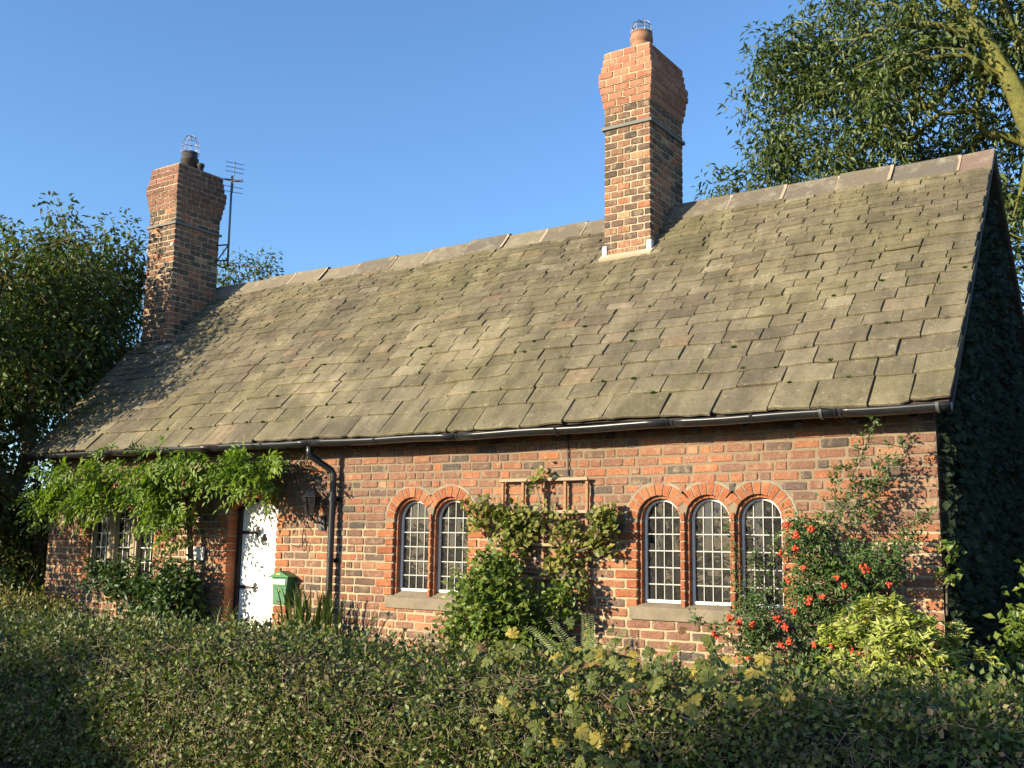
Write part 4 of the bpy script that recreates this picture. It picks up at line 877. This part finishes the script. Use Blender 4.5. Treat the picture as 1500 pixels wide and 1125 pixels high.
straps('strap_leaf_clump', 'tall arching strap-leaved clump between the letterbox and the downpipe', (-5.98, -.35, 0), 170, 1.75, .45, L_GRASS)
straps('wispy_grass', 'tall thin grass growing in front of the white door', (-7.1, -.35, 0), 90, 1.5, .5, L_GRASS, wd=.006)
straps('wispy_grass', 'low thin grass in front of the strap-leaved clump, below the letterbox', (-6.75, -.5, 0), 130, 1.05, .45, L_GRASS, wd=.009)
def fern(base, n, L, label):
    t = thing('fern', base, label, 'fern'); P = []; D = []; NN = []; S = []; rq = random.Random(3)
    for i in range(n):
        a = rq.uniform(0, 6.28); dv = np.array([math.cos(a) * .5, -.3 + math.sin(a) * .3, 1.0]); dv /= np.linalg.norm(dv); sd_ = unit(np.cross(dv, [0, -1, .2]))
        for k in range(2, 36):
            s = k / 36; p = np.array(base) + dv * L * s + np.array([math.cos(a), -.3, -.6]) * .22 * L * s * s
            for g in (-1, 1): P.append(p); D.append(sd_ * g + dv * .35); NN.append([0, -1, .4]); S.append(.13 * L * (1.15 - s) * min(1, s * 5) + .01)
    leaves('fronds', np.array(P), np.array(D), np.array(NN, float), np.array(S), L_BUSH, t, width=.2)
fern((-2.75, -.35, .45), 9, .75, 'dark fern at the foot of the square trellis')
fern((-1.95, -.9, .45), 5, .62, 'single light fern rising behind the hedge below the triple window')
# ------------------------------------------------------------------ hedge
H = thing('hedge', (-4, -2.9, 0), 'long clipped hedge of small leaves and bare twigs along the pavement', 'hedge')
HX0, HX1 = -12.5, 4.0
def hz(x): return .945 + .028 * np.sin(x * 1.3 + .5) + .02 * np.sin(x * 3.1) + .012 * np.sin(x * 7.7) - .02
def hedge_pt(x, t):
    """t 0..1 runs over the clipped section: back face, top, front face"""
    top = hz(x); r_ = .14; yb, yf = -2.3, -3.52; out = np.zeros((len(x), 3)); nr = np.zeros((len(x), 3))
    a = t < .14; b = (t >= .14) & (t < .52); c = t >= .52
    s = t / .14; out[a] = np.stack([x, np.full_like(x, yb) + .03, .4 + s * (top - .4)], 1)[a]; nr[a] = (0, 1, 0)
    s = (t - .14) / .38; yy = yb + s * (yf - yb); ed = np.minimum(s, 1 - s) * abs(yf - yb); zz = top - np.where(ed < r_, r_ - np.sqrt(np.maximum(r_ * r_ - (r_ - ed) ** 2, 0)), 0) * .8
    out[b] = np.stack([x, yy, zz], 1)[b]; nr[b] = (0, -.1, 1)
    s = (t - .52) / .48; yy = yf - .10 * np.sin(s * 3.0); out[c] = np.stack([x, yy, (top - .10) * (1 - s)], 1)[c]; nr[c] = (0, -1, .15)
    return out, nr
nc = 8500; x = np.concatenate([RNG.uniform(-9.5, 2.6, nc - 800), RNG.uniform(HX0, HX1, 800)]); t = RNG.random(nc); C, NR = hedge_pt(x, t)
C = C + NR * (RNG.normal(size=(nc, 1)) * .05 - .05) + RNG.normal(size=(nc, 3)) * .02
per = 22; n = nc * per; off = RNG.normal(size=(n, 3)) * np.repeat(RNG.uniform(.03, .06, nc), per)[:, None]; NR = np.repeat(NR, per, 0); P = np.repeat(C, per, 0) + off
leaves('foliage', P, unit(off) + rand_dir(n) * .5 + NR * .3, NR * .6 + rand_dir(n) * .9, .032 * RNG.uniform(.5, 1.4, n), L_HEDGE, H, width=.72, face=.25)
n = 15000; x = RNG.uniform(-9.5, 2.6, n); t = RNG.uniform(.12, .95, n); P, NR = hedge_pt(x, t); P = P - NR * RNG.uniform(.0, .07, (n, 1)) + NR * .03
D = unit(rand_dir(n) + np.array([0, 0, .1])) * RNG.uniform(.04, .16, (n, 1)); D -= NR * (D * NR).sum(1, keepdims=True) * .55
joined('twigs', [segs_geo(P - D / 2, P + D / 2, RNG.uniform(.0012, .0026, n), .001, 3)], M_TWIG, H, kind='stuff')
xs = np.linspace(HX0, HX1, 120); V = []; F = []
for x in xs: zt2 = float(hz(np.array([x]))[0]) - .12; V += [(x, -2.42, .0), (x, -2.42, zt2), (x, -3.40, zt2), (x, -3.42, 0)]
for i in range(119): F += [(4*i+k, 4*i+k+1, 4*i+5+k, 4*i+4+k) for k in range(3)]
np_obj('dark_core_sheet', V, F, plain('hedge_core_shade_colour', (.02, .017, .011), 1.0, 0, .5, 30), H, kind='stuff')  # near-black core sheet; its colour stands in for shade between the leaves
# sycamore sapling through the hedge: every leaf a piece of its own
def palm(i):
    rq = random.Random(900 + i); tips = [(-150, .42), (-95, .78), (-45, .85), (0, 1.0), (45, .85), (95, .78), (150, .42)]; P = [(0, 0, 0)]; order = []
    for k, (a, l) in enumerate(tips):
        a_ = R(a); l *= rq.uniform(.9, 1.1)
        for (da, f) in ((-19, .80), (0, 1.0), (19, .80)):
            q = a_ + R(da); P.append((math.sin(q) * l * f * .62, .38 + math.cos(q) * l * f * .62, rq.uniform(-.05, .05) - .10 * (l * f) ** 2))
        if k < 6: q = R((a + tips[k + 1][0]) / 2); P.append((math.sin(q) * .40, .38 + math.cos(q) * .40, .02))
    P[0] = (0, .36, .05); n_ = len(P) - 1; F = [(0, k + 2, k + 1) for k in range(n_ - 1)] + [(0, 1, n_)]
    P += [(-.012, -.35, .03), (.012, -.35, .03)]; F.append((0, n_ + 1, n_ + 2)); return P, F
PM = []
for m_ in L_SYC:
    for i in range(3):
        P_, F_ = palm(i); me = bpy.data.meshes.new('leaf'); me.from_pydata(P_, [], F_); me.materials.append(m_); me.update(); PM.append(me)
SY = thing('sycamore_sapling', (-.8, -3.0, 0), 'sycamore sapling with broad lobed yellowing leaves growing up through the hedge', 'sapling')
stem = MB(); cnt_ = 0
for cx, ty, nl in [(-1.85, .30, 18), (-1.6, .42, 26), (-1.3, .32, 30), (-1.25, .54, 30), (-.95, .36, 34), (-.7, .50, 36), (-.9, .62, 24), (-.45, .38, 32), (-.2, .50, 26), (-.55, .66, 18), (.0, .32, 12), (-.3, .78, 12)]:
    pb, nb_ = hedge_pt(np.array([cx]), np.array([ty])); pb = Vector(pb[0]); nv = Vector(nb_[0])
    for s in range(nl // 7 + 1): e = pb + Vector((rg.uniform(-.2, .2), rg.uniform(-.2, .2), rg.uniform(-.05, .1))); stem.tube([Vector((cx, -2.9, .3)), pb - nv * .1, e], [.006, .005, .003], 4)
    for i in range(nl):
        p = pb + Vector((rg.gauss(0, .17), rg.gauss(0, .15), rg.gauss(0, .07))) + nv * rg.uniform(.06, .15)
        k = rg.choices((0, 1, 2, 3), (50, 20, 6, 24))[0]; me = PM[k * 3 + rg.randrange(3)]; s = rg.uniform(.055, .105)
        o = mesh_obj('leaf', me, SY, p, (0, 0, 0), (s, s, s)); up = (Vector((rg.gauss(0, .5), -.55 + rg.gauss(0, .4), .7 + rg.gauss(0, .3))) + nv * .3).normalized(); q = up.to_track_quat('Z', 'Y').to_euler(); o.rotation_euler = q; o.rotation_euler.rotate_axis('Z', rg.uniform(0, 6.28))
stem.build('stem', M_TWIG, SY)
# low plants at the left end
C = np.concatenate([ell((-9.7, -1.3, .78), (.75, .5, .32), 120), ell((-8.9, -1.35, .72), (.6, .4, .28), 70)])
cluster_plant('golden_shrub', 'yellow-leaved low shrub beside the far end of the hedge', (-9.4, -1.3, 0), C, 26, .07, .055, L_GOLD, width=.5)
C = np.concatenate([ell((-11.3, -.75, .85), (.5, .4, .5), 70), ell((-10.9, -.55, .6), (.5, .3, .4), 50)])
cluster_plant('garden_shrub', 'dark feathery shrub in the shade at the end of the brick front', (-11.2, -.7, 0), C, 44, .09, .07, L_WISTLOW, width=.25)

C = np.concatenate([ell((-13.2, 1.6, 1.4), (1.1, 1.0, 1.6), 150), ell((-14.8, 1.0, 1.3), (1.2, 1.2, 1.5), 100)])
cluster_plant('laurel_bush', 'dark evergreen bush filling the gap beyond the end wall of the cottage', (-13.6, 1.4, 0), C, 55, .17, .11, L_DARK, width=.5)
# ================================================================== TREES
tree('hawthorn_tree', 'dense green tree hanging over the chimney end of the roof', [(-12.2, -.5, 0), (-12.2, -.5, 1.4), (-12.1, -.4, 2.6)],
     [((-11.55, -.95, 4.35), (1.0, 1.0, 1.35)), ((-12.2, .35, 4.5), (1.0, 1.2, 1.5)), ((-12.9, 1.2, 4.7), (1.2, 1.2, 1.5)), ((-13.2, -.4, 3.2), (.9, .9, 1.4)), ((-12.3, -.6, 2.9), (1.0, 1.0, 1.3)), ((-12.7, .3, 1.6), (.9, .9, 1.5)), ((-11.9, 1.4, 5.7), (.5, .6, .7)), ((-10.9, -.35, 3.9), (.6, .7, .75)), ((-11.3, .0, 5.3), (.6, .7, .8)), ((-11.9, -2.2, 2.3), (.75, .7, 1.2))], 640, 66, .17, .105, L_LTREE, r0=.007, width=.45, extra=[(-11.9 + a, .4 + b, 6.25 + c) for a, b, c in ((0, 0, -.35), (-.3, .2, -.2), (-.5, .3, .1), (.35, .3, -.3), (.5, .5, -.1), (-.9, .4, -.3), (-.75, .3, .3))])
tree('rowan_tree', 'tall green tree with reddish berries behind the dense tree at the cottage end', [(-14.6, .6, 0), (-14.6, .6, 2), (-14.5, .7, 3.4)],
     [((-14.6, .8, 4.9), (1.2, 1.4, 1.8)), ((-13.8, 1.8, 4.9), (1.2, 1.3, 1.5)), ((-15.6, .2, 4.5), (1.3, 1.3, 1.8)), ((-14.4, -.4, 2.4), (1.3, 1.2, 1.8))], 430, 66, .20, .105, L_LTREE, r0=.008, width=.4)
tree('young_ash_tree', 'slender leafy branches rising behind the roof beside the aerial', [(-13.9, 5.2, 0), (-13.9, 5.2, 3), (-13.6, 5.2, 5)],
     [((-13.5, 5.2, 6.3), (.75, .6, .9)), ((-14.4, 5.4, 6.0), (.9, .9, 1.0))], 56, 46, .17, .10, L_LTREE, r0=.007, width=.38)
def Q(*p): return [Vector(q) for q in p]
limbs = [(Q((.6, 7.2, 5.0), (-.15, 7.0, 7.5), (-.60, 6.95, 8.75), (-1.10, 6.9, 9.55), (-1.7, 6.8, 10.6)), [.17, .135, .105, .085, .06]),
         (Q((-.60, 6.95, 8.70), (-1.10, 6.7, 8.98), (-1.7, 6.5, 9.05), (-2.2, 6.45, 8.97), (-2.6, 6.4, 9.02)), [.065, .05, .034, .02, .008]),
         (Q((-1.25, 6.66, 9.0), (-1.6, 6.6, 9.35), (-2.1, 6.5, 9.5)), [.03, .02, .008]),
         (Q((-.35, 6.98, 8.10), (-.8, 6.6, 8.42), (-1.3, 6.4, 8.38), (-1.75, 6.3, 8.2), (-2.1, 6.2, 7.9)), [.045, .034, .025, .016, .006]),
         (Q((-1.2, 6.45, 8.4), (-1.6, 6.3, 8.52), (-2.2, 6.2, 8.42)), [.02, .014, .006]),
         (Q((-.80, 6.92, 9.05), (-.72, 7.1, 9.6), (-1.0, 7.3, 10.3)), [.06, .05, .04]),
         (Q((-.25, 7.0, 7.8), (-.1, 7.2, 8.3), (-.3, 7.4, 9.0), (-.6, 7.5, 9.9)), [.06, .05, .04, .03]),
         (Q((.35, 7.1, 6.2), (.2, 7.4, 7.6), (-.25, 7.6, 8.9), (-.55, 7.7, 10.0), (-.5, 7.8, 11)), [.10, .085, .07, .055, .04]),
         (Q((-.25, 7.6, 8.9), (.1, 7.8, 9.6), (.2, 7.9, 10.5)), [.04, .03, .02])]
tree('willow_tree', 'large tree with mossy yellow-green limbs towering behind the gable', [(.8, 7.3, 0), (.75, 7.25, 3), (.6, 7.2, 5.0), (-.1, 7.2, 7.2)],
     [((-1.8, 7.6, 8.6), (1.5, 1.5, 1.3)), ((-3.4, 7.8, 8.7), (1.1, 1.2, 1.2)), ((-2.6, 7.6, 9.7), (1.3, 1.1, .8)), ((-3.6, 7.6, 9.5), (.7, .8, .6)), ((-4.0, 7.6, 7.9), (.55, .7, .7)), ((-2.6, 7.8, 7.4), (1.4, 1.2, .8)), ((-.8, 8.4, 7.2), (1.3, 1.0, 1.1)), ((-.2, 7.8, 9.6), (1.2, 1.2, 1.3)), ((-.4, 8.2, 6.3), (.9, .9, 1.0)), ((.9, 8.2, 8.5), (1.1, 1.1, 2.0))], 520, 66, .19, .13, L_RTREE, M_MOSSBARK, r0=.0042, width=.34, limbs=limbs,
     extra=[(-4.75, 7.2, 7.45), (-4.6, 7.2, 7.35), (-4.4, 7.2, 7.3), (-4.2, 7.2, 7.35), (-4.0, 7.2, 7.3), (-4.55, 7.4, 7.4), (-4.2, 7.4, 9.1), (-4.35, 7.4, 8.7)])
tree('ash_tree', 'dark tree farther behind the gable, seen between wall and frame', [(3.2, 12.5, 0), (3.2, 12.5, 3), (3.1, 12.5, 5)],
     [((1.6, 12.5, 6.2), (1.8, 1.6, 2.6)), ((2.2, 12.2, 3.4), (1.8, 1.6, 2.4)), ((.2, 13, 7.5), (1.6, 1.5, 2.2)), ((-1.5, 13.5, 8.0), (1.8, 1.5, 2.2)), ((3.5, 12.5, 8), (2, 2, 2.5))], 420, 60, .27, .13, L_DARK, r0=.008, width=.42)
C = np.concatenate([ell((1.9, 6.2, 1.6), (1.3, 1.2, 1.7), 200), ell((3.6, 5.5, 1.4), (1.5, 1.2, 1.5), 120)])
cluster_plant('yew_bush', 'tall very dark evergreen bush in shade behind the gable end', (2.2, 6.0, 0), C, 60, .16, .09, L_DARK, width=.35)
# trees on the far side of the road that shade parts of the hedge
tree('street_tree', 'low broad tree across the road, shading the lower hedge', [(-9.9, -13.6, 0), (-9.9, -13.6, 1.3), (-9.9, -13.6, 1.8)],
     [((-11.0, -13.5, 2.40), (1.3, 1.0, 1.35)), ((-12.6, -13.5, 2.65), (1.5, 1.0, 1.4)), ((-9.6, -13.5, 2.0), (.9, .9, 1.15))], 330, 120, .2, .16, L_DARK, r0=.008, width=.6)
tree('street_tree', 'round dense tree across the road, opposite the house corner', [(-4.4, -13.6, 0), (-4.4, -13.6, 1.3), (-4.4, -13.6, 1.8)],
     [((-5.45, -13.5, 2.7), (.9, .9, 1.45)), ((-4.5, -13.5, 2.75), (1.1, .9, 1.45)), ((-3.3, -13.5, 2.8), (1.3, .9, 1.45))], 330, 120, .2, .16, L_DARK, r0=.008, width=.6)
tree('added_sky_blocking_tree', 'unseen dense evergreen tree added to block sky light from the gable end', [(4.4, 2.4, 0), (4.4, 2.4, 1.2), (4.4, 2.4, 2)],  # unseen tree, added to keep sky light off the gable
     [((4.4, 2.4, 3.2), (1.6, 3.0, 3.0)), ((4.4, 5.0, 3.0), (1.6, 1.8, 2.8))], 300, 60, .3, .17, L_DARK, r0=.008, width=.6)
